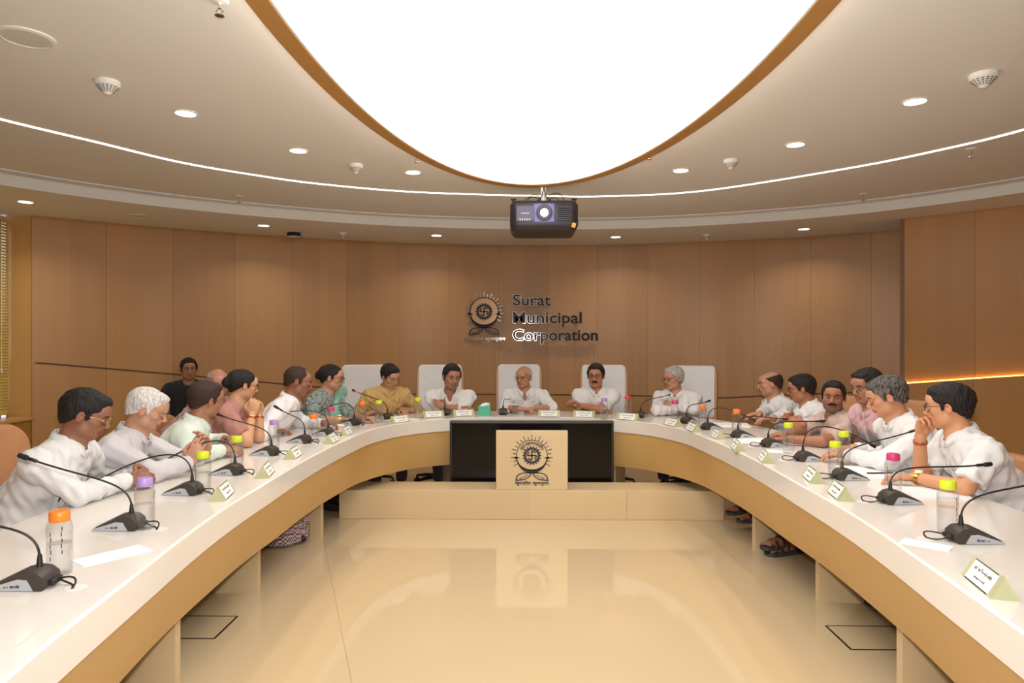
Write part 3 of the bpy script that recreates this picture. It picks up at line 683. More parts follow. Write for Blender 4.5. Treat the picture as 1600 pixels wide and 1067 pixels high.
MICS = [
 (48, 917, -110, 800, 'at the bottom left corner of the photo, nearest of the left row', 0),
 (195, 826, 44, 716, 'in front of the man in the striped shirt and glasses', 0),
 (292, 772, 152, 751, 'behind the lavender capped bottle nearest the camera, neck arched low', .10),
 (360, 741, 243, 728, 'in front of the grey haired man on the left', .10),
 (418, 711, 343, 648, 'in front of the man in the mint shirt', 0),
 (471, 692, 435, 638, 'in front of the woman with clasped hands', 0),
 (508, 681, 434, 645, 'behind the orange capped bottle of the balding man on the left', .05),
 (550, 664, 484, 653, 'in front of the woman with the teal scarf, neck arched low', .11),
 (603, 655, 555, 611, 'in front of the man in the yellow shirt, with a red ring', 0),
 (694, 648, 694, 616, 'standing upright in front of the young man with crossed arms', 0),
 (786, 647, 799, 623, 'in front of the bald man in the middle of the head table', 0),
 (916, 645, 939, 608, 'in front of the man with glasses and moustache', 0),
 (1003, 652, 1048, 616, 'in front of the elderly man with folded arms', 0),
 (1076, 661, 1106, 627, 'below the right arm of the rightmost tan chair with white cover', 0),
 (1110, 671, 1179, 657, 'at the right end of the head table, neck arched low', .08),
 (1158, 684, 1229, 655, 'in front of the bald man in profile on the right', .02),
 (1206, 698, 1281, 658, 'beside the yellow capped bottle in front of the man in pale pink', .02),
 (1261, 720, 1360, 694, 'in front of the man in the pink shirt, neck arched low', .12),
 (1323, 749, 1430, 672, 'between the paired yellow capped bottles and the name plates on the right', 0),
 (1400, 786, 1537, 726, 'in front of the man with his hand at his mouth', 0),
 (1513, 846, 1660, 745, 'at the right edge of the photo, nearest of the right row', 0)]
RED = mat('red_ring', sl((200, 40, 40)), .4, emit=(1, .05, .03), estr=.8)
for bx, by, hx, hy, s, hh in MICS:
    microphone(bx, by, hx, hy, 'black gooseneck microphone ' + s, hh, ring=RED if 'red ring' in s else None, reach=.28)

# bottles
bot = {}
def bottle(px, py, cap, lab, water=.5):
    b = PZ(px, py, TZ); t = thing('water_bottle', lab, 'bottle', (b.x, b.y, TZ), random.uniform(0, 6), 'clear water bottles on the table')
    if 'b' not in bot:
        mb = MB(); mb.lathe([(.028, .0), (.034, .004), (.035, .02), (.0345, .12), (.035, .14), (.031, .158), (.024, .166), (.0235, .172)], 28, cap=False); mb.add([(.028 * math.cos(k * PI / 12), .028 * math.sin(k * PI / 12), .001) for k in range(24)], [tuple(range(23, -1, -1))]); bot['b'] = mb.build('body', M['pet'], t, smooth=.7)
        mb = MB(); mb.lathe([(.026, .003), (.032, .006), (.033, .02), (.0325, .095)], 28); bot['w'] = mb.build('water', M['water'], t, smooth=.7)
        mb = MB(); rnd = random.Random(5)
        for side in (0, 2.6):
            for k in range(5):
                a = side + .05 * (k % 2); z0 = .05 + k * .018; h = .012 + .003 * (k % 2)
                q = [(.0352 * math.cos(a), .0352 * math.sin(a), z0), (.0352 * math.cos(a + .09), .0352 * math.sin(a + .09), z0), (.0352 * math.cos(a + .09), .0352 * math.sin(a + .09), z0 + h), (.0352 * math.cos(a), .0352 * math.sin(a), z0 + h)]
                mb.add(q, [(0, 1, 2, 3)])
        bot['l'] = mb.build('print', M['ink'], t)
        bot['l'].data.name = 'bottle_print'
    else:
        for k in 'bwl': copy_tree(bot[k], t)
    if cap not in bot:
        mb = MB(); n = 40; prof = [(.0265, .160), (.0275, .163), (.0275, .186), (.025, .191), (.001, .192)]
        for r, z in prof:
            for k in range(n):
                q = 2 * PI * k / n; rr_ = r + (.0006 if k % 2 else 0) * (.163 <= z <= .186); mb.v.append((rr_ * math.cos(q), rr_ * math.sin(q), z))
        for i in range(len(prof) - 1):
            for k in range(n): mb.f.append((i * n + k, i * n + (k + 1) % n, (i + 1) * n + (k + 1) % n, (i + 1) * n + k)); mb.mi.append(0)
        bot[cap] = mb.build('cap', CAPS[cap], t, smooth=.7)
    else: copy_tree(bot[cap], t)
    return t
for px, py, c, s in [
 (93, 897, 'orange', 'nearest on the left arm of the table'), (226, 826, 'lavender', 'beside the striped shirt man\'s hands'),
 (317, 770, 'yellow', 'standing before the grey haired man\'s hands'), (370, 737, 'yellow', 'by the mint shirt man\'s cuff'),
 (428, 702, 'lavender', 'right of the woman with clasped hands'), (490, 690, 'orange', 'before the balding man in white'),
 (517, 674, 'magenta', 'beside the hand of the balding man'), (566, 662, 'orange', 'in front of the woman with the teal scarf'),
 (592, 660, 'yellow', 'in front of the man in the yellow shirt'), (653, 654, 'yellow', 'left of the young man with crossed arms'),
 (944, 655, 'lavender', 'in front of the man with moustache'), (981, 650, 'red', 'between the moustached and elderly men'),
 (1054.6, 660, 'magenta', 'in front of the elderly man with folded arms'), (1097.7, 669, 'orange', 'in front of the rightmost white covered chair'),
 (1151, 679, 'orange', 'before the bald man in profile on the right'), (1232, 708, 'yellow', 'alone in front of the man in pale pink'),
 (1318.6, 726, 'yellow', 'rear of the close pair on the right'), (1305, 748, 'yellow', 'front of the close pair on the right'),
 (1395.6, 774, 'magenta', 'between the two nearest men on the right'), (1481, 832, 'yellow', 'nearest on the right arm of the table')]:
    bottle(px, py, c, 'water bottle with %s cap %s' % ({'yellow': 'a yellow-green', 'orange': 'an orange'}.get(c, 'a ' + c), s))

# name plates: acrylic tents carrying a white card
plate = {}
NAMES = ['શ્રી']
def name_plate(px, py, lab, kind='tent', rot=0, L=.15):
    b = PZ(px, py, TZ); nrm = normal_at(b.x, b.y); a = math.atan2(-nrm.y, -nrm.x) + rot      # local +x faces the room centre
    t = thing('name_plate', lab, 'name plate', (b.x, b.y, TZ), a, 'name plates on the table')
    if not plate:
        h, w = .062, .036
        mb = MB(); mb.add([(w, -.10, 0), (-w, -.10, 0), (0, -.10, h), (w, .10, 0), (-w, .10, 0), (0, .10, h)], [(0, 1, 2), (5, 4, 3), (0, 2, 5, 3), (2, 1, 4, 5), (1, 0, 3, 4)])
        plate['s'] = mb.build('stand', M['acryl'], t)
        sl_ = Vector((-w, 0, h)).normalized(); nn_ = Vector((h, 0, w)).normalized(); o = Vector((w, 0, 0)) + nn_ * .001
        for sgn, key in ((1, 'c'), (-1, 'c2')):
            mb = MB(); L0, l1 = .003, .068; q = []
            for yy in (-.075, .075):
                for ll in (L0, l1):
                    v = o + sl_ * ll; q.append((v.x * sgn, yy, v.z)); v2 = v + nn_ * .0015; q.append((v2.x * sgn, yy, v2.z))
            mb.add(q, [(0, 2, 3, 1), (4, 5, 7, 6), (0, 1, 5, 4), (2, 6, 7, 3), (1, 3, 7, 5), (0, 4, 6, 2)]); plate[key] = mb.build('card', M['card'], t)
            mb = MB()
            for ll in ((.003, .006), (.065, .068)):
                vs = []
                for yy, l_ in ((-.075, ll[0]), (.075, ll[0]), (.075, ll[1]), (-.075, ll[1])):
                    v = o + sl_ * l_ + nn_ * .002; vs.append((v.x * sgn, yy, v.z))
                mb.add(vs, [(0, 1, 2, 3)])
            mb.build('border', M['black'], plate[key])
            # lettering, two lines
            rnd = random.Random(9); mb = MB()
            for l_, x0, x1, hh_ in ((.040, -.055, .055, .013), (.018, -.032, .032, .008)):
                x = x0
                while x < x1:                    # small illegible marks, as the cards read in the photo
                    w_ = rnd.uniform(.0015, .0045); h0 = rnd.uniform(.4, 1.0) * hh_; b0 = rnd.uniform(0, .3) * hh_; vs = []
                    for yy, lz in ((x, l_ + b0), (x + w_, l_ + b0), (x + w_, l_ + b0 + h0 * .9), (x, l_ + b0 + h0)):
                        v = o + sl_ * lz + nn_ * .0022; vs.append((v.x * sgn, yy * sgn, v.z))
                    mb.add(vs, [(0, 1, 2, 3)]); x += w_ + rnd.choice((.0012, .0015, .002, .005))
            mb.build('lettering', M['ink'], plate[key])
    else:
        for k in ('s', 'c', 'c2'): copy_tree(plate[k], t)
    return t
for px, py, s, rot in [
 (347, 776, 'nearest on the left arm of the table', .15), (414, 742, 'in front of the mint shirt man', .15), (458, 714, 'on the left below the woman with clasped hands', .1),
 (517, 691, 'on the left below the balding man in white', .1), (540, 679, 'below the woman with the teal scarf', .1), (624, 660, 'in front of the man in the yellow shirt', 0),
 (676.6, 652, 'before the young man with crossed arms', -.05), (724, 650, 'above the left end of the television', 0), (858, 651, 'above the middle of the television', 0), (913, 652, 'above the right end of the television', 0),
 (981.6, 656, 'right of the television under the red capped bottle', 0), (1051, 665, 'in front of the elderly man with folded arms', -.1), (1083, 673, 'below the rightmost white covered chair', -.1),
 (1122, 684, 'left of the bald man in profile', -.15), (1153, 702, 'below the bald man in profile', -.2), (1197, 720, 'below the dark haired man in profile', -.2),
 (1271, 750, 'in front of the man in pale pink', -.15), (1313, 776, 'beside the paired yellow capped bottles', -.15), (1546, 918, 'at the right edge of the photo', -.1)]:
    name_plate(px, py, 'white name card on a tent stand ' + s, rot=rot)
def sheet(name, px, py, w, d, rz, lab, cat, m='paper', th=.002, z=TZ, group=None):
    b = PZ(px, py, z); mb = MB(); mb.box((0, 0, th / 2), (w, d, th)); o = mb.build(name, M[m], None, loc=(b.x, b.y, z)); o.rotation_euler = (0, 0, rz); return tag(o, lab, cat, group)
sheet('paper_sheet', 176, 868, .21, .10, .95, 'blank white sheet lying on the left arm beside the nearest orange capped bottle', 'paper')
sheet('name_card', 1447, 851, .15, .075, -.75, 'white name card lying flat on the right arm of the table', 'name card')
sheet('paper_sheet', 538, 662, .28, .2, .2, 'white papers lying by the hand of the balding man in white', 'paper', th=.006)
sheet('paper_sheet', 1135, 664, .36, .22, -.2, 'papers beside the microphones at the right end of the head table', 'paper', th=.008)
sheet('paper_sheet', 1172, 688, .22, .3, -.3, 'sheet in front of the clasped hands of the right hand men', 'paper')
sheet('paper_sheet', 1222, 706, .2, .1, -.5, 'small sheet beside the bottle in front of the man in pale pink', 'paper')
sheet('paper_sheet', 1368, 738, .3, .34, -.1, 'large sheet before the white shirt man with greying hair', 'paper')
sheet('paper_sheet', 1448, 771, .30, .21, -.2, 'notepad under the watch hand of the nearest man on the right', 'notepad', th=.01)
sheet('paper_sheet', 630, 655, .3, .18, 0, 'sheet under the writing hand of the man in the yellow shirt', 'paper')
sheet('mobile_phone', 571, 657, .15, .075, .5, 'dark phone lying by the yellow shirt man\'s elbow', 'phone', 'black', .009)
sheet('mobile_phone', 790, 645, .14, .07, .1, 'phone lying by the microphone of the bald man in the middle', 'phone', 'black', .009)
b = PZ(1375, 741, TZ); mb = MB(); mb.tube([(-.07, 0, .005), (.06, .0, .005), (.072, 0, .005)], [.004, .004, .0015], 8); o = mb.build('pen', M['black'], None, smooth=.6, loc=(b.x, b.y, TZ + .002)); o.rotation_euler = (0, 0, .05); tag(o, 'black pen lying on the sheet before the white shirt man with greying hair', 'pen')
b = PZ(717, 650, TZ); b.y += .1; t = thing('tissue_box', 'teal tissue box with a white tissue sticking out, left of the middle chair', 'tissue box', PD(757, 648, 6.5).xy.to_3d() + Vector((0, 0, TZ)))
mb = MB(); mb.box((0, 0, .0425), (.115, .115, .085)); mb.build('box', mat('teal_card', sl((80, 182, 150)), .6), t, bevel=.002)
mb = MB(); mb.add([(-.045, .0, .085), (.045, .0, .085), (.05, .012, .112), (.01, .02, .118), (-.03, .0, .105), (-.01, -.02, .085), (.03, -.02, .1)], [(0, 5, 4), (5, 6, 4), (6, 3, 4), (5, 1, 6), (1, 2, 6), (2, 3, 6), (0, 4, 3), (0, 3, 2), (0, 2, 1)]); mb.build('tissue', M['paper'], t)
def cup(px, py, D, lab):
    p = PD(px, py, D); t = thing('glass_tumbler', lab, 'glass', (p.x, p.y, TZ)); mb = MB(); mb.lathe([(.026, 0), (.033, .09), (.031, .09), (.025, .005)], 24); mb.build('glass', M['clear'], t, smooth=.6); mb = MB(); mb.lathe([(.034, .09), (.034, .094), (.005, .096)], 24); mb.build('lid', M['card'], t, smooth=.6)
cup(805, 646, 6.6, 'small covered glass beside the microphone of the bald man in the middle')
cup(1137, 665, 6.05, 'small covered glass beside the papers on the right of the head table') if 0 else None

# ------------------------------------------------------------------ chairs
def slab(mb, w, h, th, rc=.06, bow=.03, z0=0, nseg=14, lean=0.0, top_round=None):
    """upholstered back: outline in y-z, bowed in x, thickness th; front faces -x? (local +x = forward)"""
    rows = []
    O = rr(w, h, rc, 6)
    def layer(sc, xo):
        L = []
        for y, z in O:
            yy, zz = y * (1 - sc / (w / 2)), z * (1 - sc / (h / 2)); zz += h / 2
            L.append((xo + bow * (yy / (w / 2)) ** 2 - lean * (zz + z0) , yy, zz + z0))
        return L
    secs = [layer(.03, -th / 2), layer(.008, -th * .42), layer(0, -th * .2), layer(0, th * .2), layer(.008, th * .42), layer(.03, th / 2)]
    n = len(O); V = [p for L in secs for p in L]; F = []
    for i in range(5):
        for k in range(n): F.append((i * n + k, i * n + (k + 1) % n, (i + 1) * n + (k + 1) % n, (i + 1) * n + k))
    c0 = len(V); V.append((-th / 2 - lean * (z0 + h / 2), 0, z0 + h / 2)); V.append((th / 2 - lean * (z0 + h / 2), 0, z0 + h / 2))
    F += [(c0, (k + 1) % n, k) for k in range(n)] + [(c0 + 1, 5 * n + k, 5 * n + (k + 1) % n) for k in range(n)]
    return mb.add(V, F)
chairs = {}
def build_chair(kind, t):
    h = {'high': .72, 'low': .55, 'short': .36}[kind]; w = .50 if kind == 'high' else .50
    mb = MB(); slab(mb, w, h, .09, .07 if kind == 'high' else .12 if kind == 'low' else .09, .05, .47, lean=.12); b = mb.build('backrest', M['leather'], t, smooth=.8); b.location = (-.22, 0, 0)
    mb = MB(); mb.tube([(-.27 - .12 * 0 - .045 + .05 * (y / .25) ** 2 - .12 * (.47 + h * .5), y, .47 + h * .5) for y in (-.24, -.12, 0, .12, .24)], .004, 6); mb.build('seam', M['wall_edge'], b); 
    kids(b)[0].location = (.22, 0, 0)
    if kind == 'high':
        mb = MB(); slab(mb, w - .045, h - .20, .105, .04, .05, .47 + .215, lean=.12); c = mb.build('seat_cover', M['towel'], t, smooth=.8); c.location = (-.22, 0, 0)
    mb = MB(); O = rr(.50, .50, .10, 6); V = []
    for sc, z in ((.04, .37), (.0, .385), (0, .43), (.012, .452), (.06, .462)):
        V += [(x * (1 - sc * 2), y * (1 - sc * 2), z) for x, y in O]
    n = len(O); F = [(i * n + k, i * n + (k + 1) % n, (i + 1) * n + (k + 1) % n, (i + 1) * n + k) for i in range(4) for k in range(n)] + [tuple(range(n - 1, -1, -1)), tuple(4 * n + k for k in range(n))]
    mb.add(V, F); mb.build('seat', M['leather'], t, smooth=.8)
    for s in (-1, 1):
        mb = MB(); mb.tube(catmull([(-.22, s * .27, .40), (-.20, s * .285, .55), (-.15, s * .29, .615), (.05, s * .29, .62), (.12, s * .285, .58), (.10, s * .27, .42), (.06, s * .24, .37)], 5), .014, 8); arm = mb.build('armrest', M['black'], t, smooth=True)
        mb = MB(); mb.box((-.04, s * .29, .628), (.24, .05, .022)); mb.build('arm_pad', M['blackm'], arm, bevel=.008)
    mb = MB(); mb.lathe([(.028, .08), (.028, .25), (.018, .25), (.018, .37)], 16); mb.box((0, 0, .365), (.25, .2, .02)); mb.build('column', M['chrome'], t, smooth=.6)
    for k in range(5):
        a = 2 * PI * k / 5 + .3; c, s = math.cos(a), math.sin(a)
        mb = MB(); mb.tube([(0.02 * c, .02 * s, .10), (.16 * c, .16 * s, .095), (.29 * c, .29 * s, .075)], [.022, .018, .013], 8, flat=1.0); bl_ = mb.build('base_leg', M['black'], t, smooth=.6)
        mb = MB()
        for o_ in (-.014, .014): mb.lathe([(.012, -.008), (.025, -.007), (.025, .007), (.012, .008)], 16, (.29 * c - s * o_, .29 * s + c * o_, .026), M=Matrix.Rotation(a, 3, 'Z') @ Matrix.Rotation(PI / 2, 3, 'X'))
        mb.box((.29 * c, .29 * s, .05), (.02, .012, .04), Matrix.Rotation(a, 3, 'Z')); mb.build('caster', M['black'], bl_, smooth=.6)
def chair(kind, x, y, a, lab, sc=1.0):
    t = thing('executive_chair', lab, 'chair', (x, y, 0), a, 'high backed chairs with white covers' if kind == 'high' else 'tan chairs along the sides of the table')
    if kind not in chairs: build_chair(kind, t); chairs[kind] = kids(t)
    else:
        for c in chairs[kind]: copy_tree(c, t)
    return t

# ------------------------------------------------------------------ solid modelling on a grid, for people
class Field:
    def __init__(s, lo, hi, h):
        s.h = h; s.o = np.array(lo, np.float32); s.n = np.maximum(((np.array(hi) - s.o) / h).astype(int) + 2, 4); s.F = np.full(tuple(s.n), 9.0, np.float32)
    def grid(s, lo, hi):
        a = np.clip(((np.array(lo) - s.o) / s.h).astype(int), 0, s.n); b = np.clip(((np.array(hi) - s.o) / s.h).astype(int) + 2, 0, s.n)
        if (b <= a).any(): return None
        ax = [s.o[i] + s.h * np.arange(a[i], b[i], dtype=np.float32) for i in range(3)]
        return (slice(a[0], b[0]), slice(a[1], b[1]), slice(a[2], b[2])), ax[0][:, None, None], ax[1][None, :, None], ax[2][None, None, :]
    def put(s, sl_, d, k, mode='u'):
        A = s.F[sl_]
        if mode == 'u':
            if k > 0: h = np.clip(.5 + .5 * (A - d) / k, 0, 1); s.F[sl_] = A * (1 - h) + d * h - k * h * (1 - h)
            else: s.F[sl_] = np.minimum(A, d)
        else:                                  # subtract
            if k > 0: h = np.clip(.5 - .5 * (A + d) / k, 0, 1); s.F[sl_] = A * (1 - h) - d * h + k * h * (1 - h)
            else: s.F[sl_] = np.maximum(A, -d)
    def ell(s, c, r, R=None, k=.01, mode='u'):
        c = np.array(c, float); r = np.array(r, float); m = max(r) + k + 2 * s.h; g = s.grid(c - m, c + m)
        if g is None: return
        sl_, X, Y, Z = g; X = X - c[0]; Y = Y - c[1]; Z = Z - c[2]
        if R is None: x, y, z = X, Y, Z
        else: R = np.array(R); x = X * R[0][0] + Y * R[1][0] + Z * R[2][0]; y = X * R[0][1] + Y * R[1][1] + Z * R[2][1]; z = X * R[0][2] + Y * R[1][2] + Z * R[2][2]
        k0 = np.sqrt((x / r[0]) ** 2 + (y / r[1]) ** 2 + (z / r[2]) ** 2); k1 = np.sqrt((x / r[0] ** 2) ** 2 + (y / r[1] ** 2) ** 2 + (z / r[2] ** 2) ** 2) + 1e-6
        s.put(sl_, k0 * (k0 - 1) / k1, k, mode)
    def cone(s, a, b, ra, rb, k=.01, flat=0, mode='u', caps=None):
        a = np.array(a, float); b = np.array(b, float); m = max(ra, rb) + k + 2 * s.h; g = s.grid(np.minimum(a, b) - m, np.maximum(a, b) + m)
        if g is None: return
        sl_, X, Y, Z = g; d = b - a; L2 = max(d @ d, 1e-9); L = math.sqrt(L2)
        t0 = ((X - a[0]) * d[0] + (Y - a[1]) * d[1] + (Z - a[2]) * d[2]) / L2; t = np.clip(t0, 0, 1)
        D = np.sqrt((X - a[0] - t * d[0]) ** 2 + (Y - a[1] - t * d[1]) ** 2 + (Z - a[2] - t * d[2]) ** 2) - (ra + (rb - ra) * t)
        if flat: D = np.maximum(D, (t0 - 1) * L)
        s.put(sl_, D, k, mode)
    def chain(s, P, r, k=.01):
        for i in range(len(P) - 1): s.cone(P[i], P[i + 1], r[i], r[i + 1], k)
    def plane(s, p, n):                         # keep the side n points away from
        n = np.array(n, float); n /= np.linalg.norm(n)
        X, Y, Z = [s.o[i] + s.h * np.arange(s.n[i], dtype=np.float32) for i in range(3)]
        D = (X[:, None, None] - p[0]) * n[0] + (Y[None, :, None] - p[1]) * n[1] + (Z[None, None, :] - p[2]) * n[2]
        s.F = np.maximum(s.F, D.astype(np.float32))
    def folds(s, amp, wl, seed, n=7, dirz=.4):
        rnd = np.random.RandomState(seed); X, Y, Z = [s.o[i] + s.h * np.arange(s.n[i], dtype=np.float32) for i in range(3)]
        X = X[:, None, None]; Y = Y[None, :, None]; Z = Z[None, None, :]; acc = 0
        for i in range(n):
            v = rnd.normal(size=3); v[2] *= dirz; v /= np.linalg.norm(v); w = wl * rnd.uniform(.6, 1.6)
            u = rnd.normal(size=3); q = np.sin((X * u[0] + Y * u[1] + Z * u[2]) * 9 + rnd.uniform(0, 6)) * 1.4
            acc = acc + np.sin((X * v[0] + Y * v[1] + Z * v[2]) * 2 * PI / w + rnd.uniform(0, 6) + q)
        s.F += (amp / math.sqrt(n) * acc).astype(np.float32)
    def mesh(s, smooth=1):
        F = s.F; h = s.h; S = F < 0
        c = np.zeros(tuple(s.n - 1), np.int8)
        cs = [(i, j, k) for i in (0, 1) for j in (0, 1) for k in (0, 1)]; nx, ny, nz = s.n
        for i, j, k in cs: c += S[i:nx - 1 + i, j:ny - 1 + j, k:nz - 1 + k]
        act = (c > 0) & (c < 8); ids = np.argwhere(act); idx = np.full(act.shape, -1, np.int32); idx[act] = np.arange(len(ids))
        val = {q: F[ids[:, 0] + q[0], ids[:, 1] + q[1], ids[:, 2] + q[2]] for q in cs}
        pos = np.zeros((len(ids), 3)); cnt = np.zeros(len(ids))
        for q in cs:
            for ax in range(3):
                if q[ax]: continue
                q2 = list(q); q2[ax] = 1; a = val[q]; b = val[tuple(q2)]; m = (a < 0) != (b < 0); t = np.where(m, a / np.where(m, a - b, 1), 0)
                P = np.tile(np.array(q, float), (len(ids), 1)); P[:, ax] += t; pos += P * m[:, None]; cnt += m
        V = s.o + h * (ids + pos / cnt[:, None])
        Q = []
        for ax in range(3):
            o1, o2 = [(1, 2), (2, 0), (0, 1)][ax]
            A = S.take(range(0, s.n[ax] - 1), ax); B = S.take(range(1, s.n[ax]), ax); e = np.argwhere(A != B)
            e = e[(e[:, o1] > 0) & (e[:, o2] > 0) & (e[:, o1] < s.n[o1] - 1) & (e[:, o2] < s.n[o2] - 1)]
            if len(e) == 0: continue
            sgn = S[e[:, 0], e[:, 1], e[:, 2]]
            def cell(d1, d2): f = e.copy(); f[:, o1] -= d1; f[:, o2] -= d2; return idx[f[:, 0], f[:, 1], f[:, 2]]
            q = np.c_[cell(1, 1), cell(0, 1), cell(0, 0), cell(1, 0)]; q[~sgn] = q[~sgn][:, ::-1]; Q.append(q)
        Q = np.concatenate(Q); Q = Q[(Q >= 0).all(1)]
        for _ in range(smooth):                 # light Laplacian pass
            acc = np.zeros_like(V); n_ = np.zeros(len(V))
            for a, b in ((0, 1), (1, 2), (2, 3), (3, 0)):
                np.add.at(acc, Q[:, a], V[Q[:, b]]); np.add.at(acc, Q[:, b], V[Q[:, a]]); np.add.at(n_, Q[:, a], 1); np.add.at(n_, Q[:, b], 1)
            V = V * .45 + (acc / np.maximum(n_, 1)[:, None]) * .55
        return V.astype(np.float32), Q

# ------------------------------------------------------------------ skin, hair and cloth materials
def skin_mat(name):
    m = bpy.data.materials.new(name); m.use_nodes = True; nt = m.node_tree; b = nt.nodes['Principled BSDF']
    a = N(nt, 'ShaderNodeVertexColor', layer_name='Col'); nt.links.new(a.outputs[0], b.inputs['Base Color'])
    b.inputs['Roughness'].default_value = .48; b.inputs['Specular IOR Level'].default_value = .4
    b.inputs['Subsurface Weight'].default_value = .0
    return m
M['skin'] = skin_mat('skin')
def hair_mat(name, c, c2=None):
    m = mat(name, c, .55, bump=.8, bscale=130, var=.35 if c2 is None else .0, vscale=120, stretch=(1, 1, .25), spec=.25)
    if c2 is not None:
        nt = m.node_tree; b = nt.nodes['Principled BSDF']; tc = N(nt, 'ShaderNodeTexCoord'); mp = N(nt, 'ShaderNodeMapping'); mp.inputs['Scale'].default_value = (1, 1, .3)
        nt.links.new(tc.outputs['Object'], mp.inputs[0]); n = N(nt, 'ShaderNodeTexNoise'); n.inputs['Scale'].default_value = 90; n.inputs['Detail'].default_value = 4; nt.links.new(mp.outputs[0], n.inputs['Vector'])
        cr = N(nt, 'ShaderNodeValToRGB'); cr.color_ramp.elements[0].position = .38; cr.color_ramp.elements[0].color = tuple(c) + (1,); cr.color_ramp.elements[1].position = .62; cr.color_ramp.elements[1].color = tuple(c2) + (1,)
        nt.links.new(n.outputs[0], cr.inputs[0]); nt.links.new(cr.outputs[0], b.inputs['Base Color'])
    return m
HAIR = dict(black=hair_mat('hair_black', sl((34, 30, 30))), brown=hair_mat('hair_dark_brown', sl((58, 42, 36))), grey=hair_mat('hair_grey', sl((150, 146, 142)), sl((196, 192, 188))),
            white=hair_mat('hair_white', sl((186, 182, 178)), sl((225, 222, 218))), salt=hair_mat('hair_salt_pepper', sl((48, 44, 42)), sl((112, 106, 102))))
def cloth(name, c, pattern=None, c2=None, scale=30, rough=.85):
    m = mat('cloth_' + name, c, rough, bump=.22, bscale=28, sheen=.15)
    nt = m.node_tree; b = nt.nodes['Principled BSDF']; L = nt.links
    if pattern:
        tc = N(nt, 'ShaderNodeTexCoord')
        if pattern == 'stripe':
            w = N(nt, 'ShaderNodeTexWave', wave_type='BANDS', bands_direction='DIAGONAL'); w.inputs['Scale'].default_value = scale; w.inputs['Distortion'].default_value = 1.2; w.inputs['Detail Scale'].default_value = .3; fac = w.outputs[1]
        elif pattern == 'paisley':
            w = N(nt, 'ShaderNodeTexVoronoi', feature='F1'); w.inputs['Scale'].default_value = scale; w.inputs['Randomness'].default_value = .55; fac = math_node(nt, 'SINE', math_node(nt, 'MULTIPLY', w.outputs[0], 14.0))
        else:
            w = N(nt, 'ShaderNodeTexChecker'); w.inputs['Scale'].default_value = scale; fac = w.outputs[1]
        L.new(tc.outputs['Object'], w.inputs['Vector'])
        mx = N(nt, 'ShaderNodeMix', data_type='RGBA'); mx.inputs[6].default_value = tuple(c) + (1,); mx.inputs[7].default_value = tuple(c2) + (1,)
        cr = N(nt, 'ShaderNodeValToRGB'); cr.color_ramp.elements[0].position = .6 if pattern == 'stripe' else .4; cr.color_ramp.elements[1].position = .8 if pattern == 'stripe' else .6
        L.new(fac, cr.inputs[0]); L.new(cr.outputs[0], mx.inputs[0]); L.new(mx.outputs[2], b.inputs['Base Color'])
    return m
CL = dict(white=cloth('white', sl((222, 220, 220))), stripe=cloth('striped_white', sl((224, 222, 218)), 'stripe', sl((206, 207, 212)), 60), greyviolet=cloth('pale_grey', sl((196, 192, 196))),
          mint=cloth('mint', sl((206, 216, 204))), black=cloth('black', sl((30, 29, 32))), pink=cloth('dusty_pink', sl((170, 116, 106))), floral=cloth('pink_floral', sl((190, 150, 146)), 'paisley', sl((122, 60, 70)), 60),
          paisley=cloth('grey_paisley', sl((146, 158, 152)), 'paisley', sl((84, 98, 100)), 34), teal=cloth('teal_scarf', sl((132, 178, 164))), yellow=cloth('yellow', sl((196, 160, 100))), blush=cloth('pale_pink', sl((196, 170, 158))),
          rose=cloth('rose', sl((206, 164, 168))), grey=cloth('grey_vest', sl((122, 128, 130))), maroon=cloth('maroon_print', sl((214, 200, 204)), 'check', sl((110, 66, 72)), 70), trouser=cloth('dark_trouser', sl((48, 46, 52))), lightpants=cloth('light_trouser', sl((214, 212, 208))), bluew=cloth('blue_white', sl((206, 212, 218))))
M['shoe'] = mat('black_shoe', sl((34, 30, 30)), .35); M['brownshoe'] = mat('brown_leather_sandal', sl((72, 50, 42)), .4); M['sole'] = mat('sandal_sole', sl((62, 62, 62)), .7)
M['gold'] = mat('gold_metal', sl((200, 160, 80)), .25, metal=1); M['redband'] = mat('red_thread', sl((190, 50, 30)), .6); M['lens'] = glassy('spectacle_lens', (.97, .97, .97), .95); M['frame'] = mat('spectacle_frame', sl((56, 46, 44)), .4)

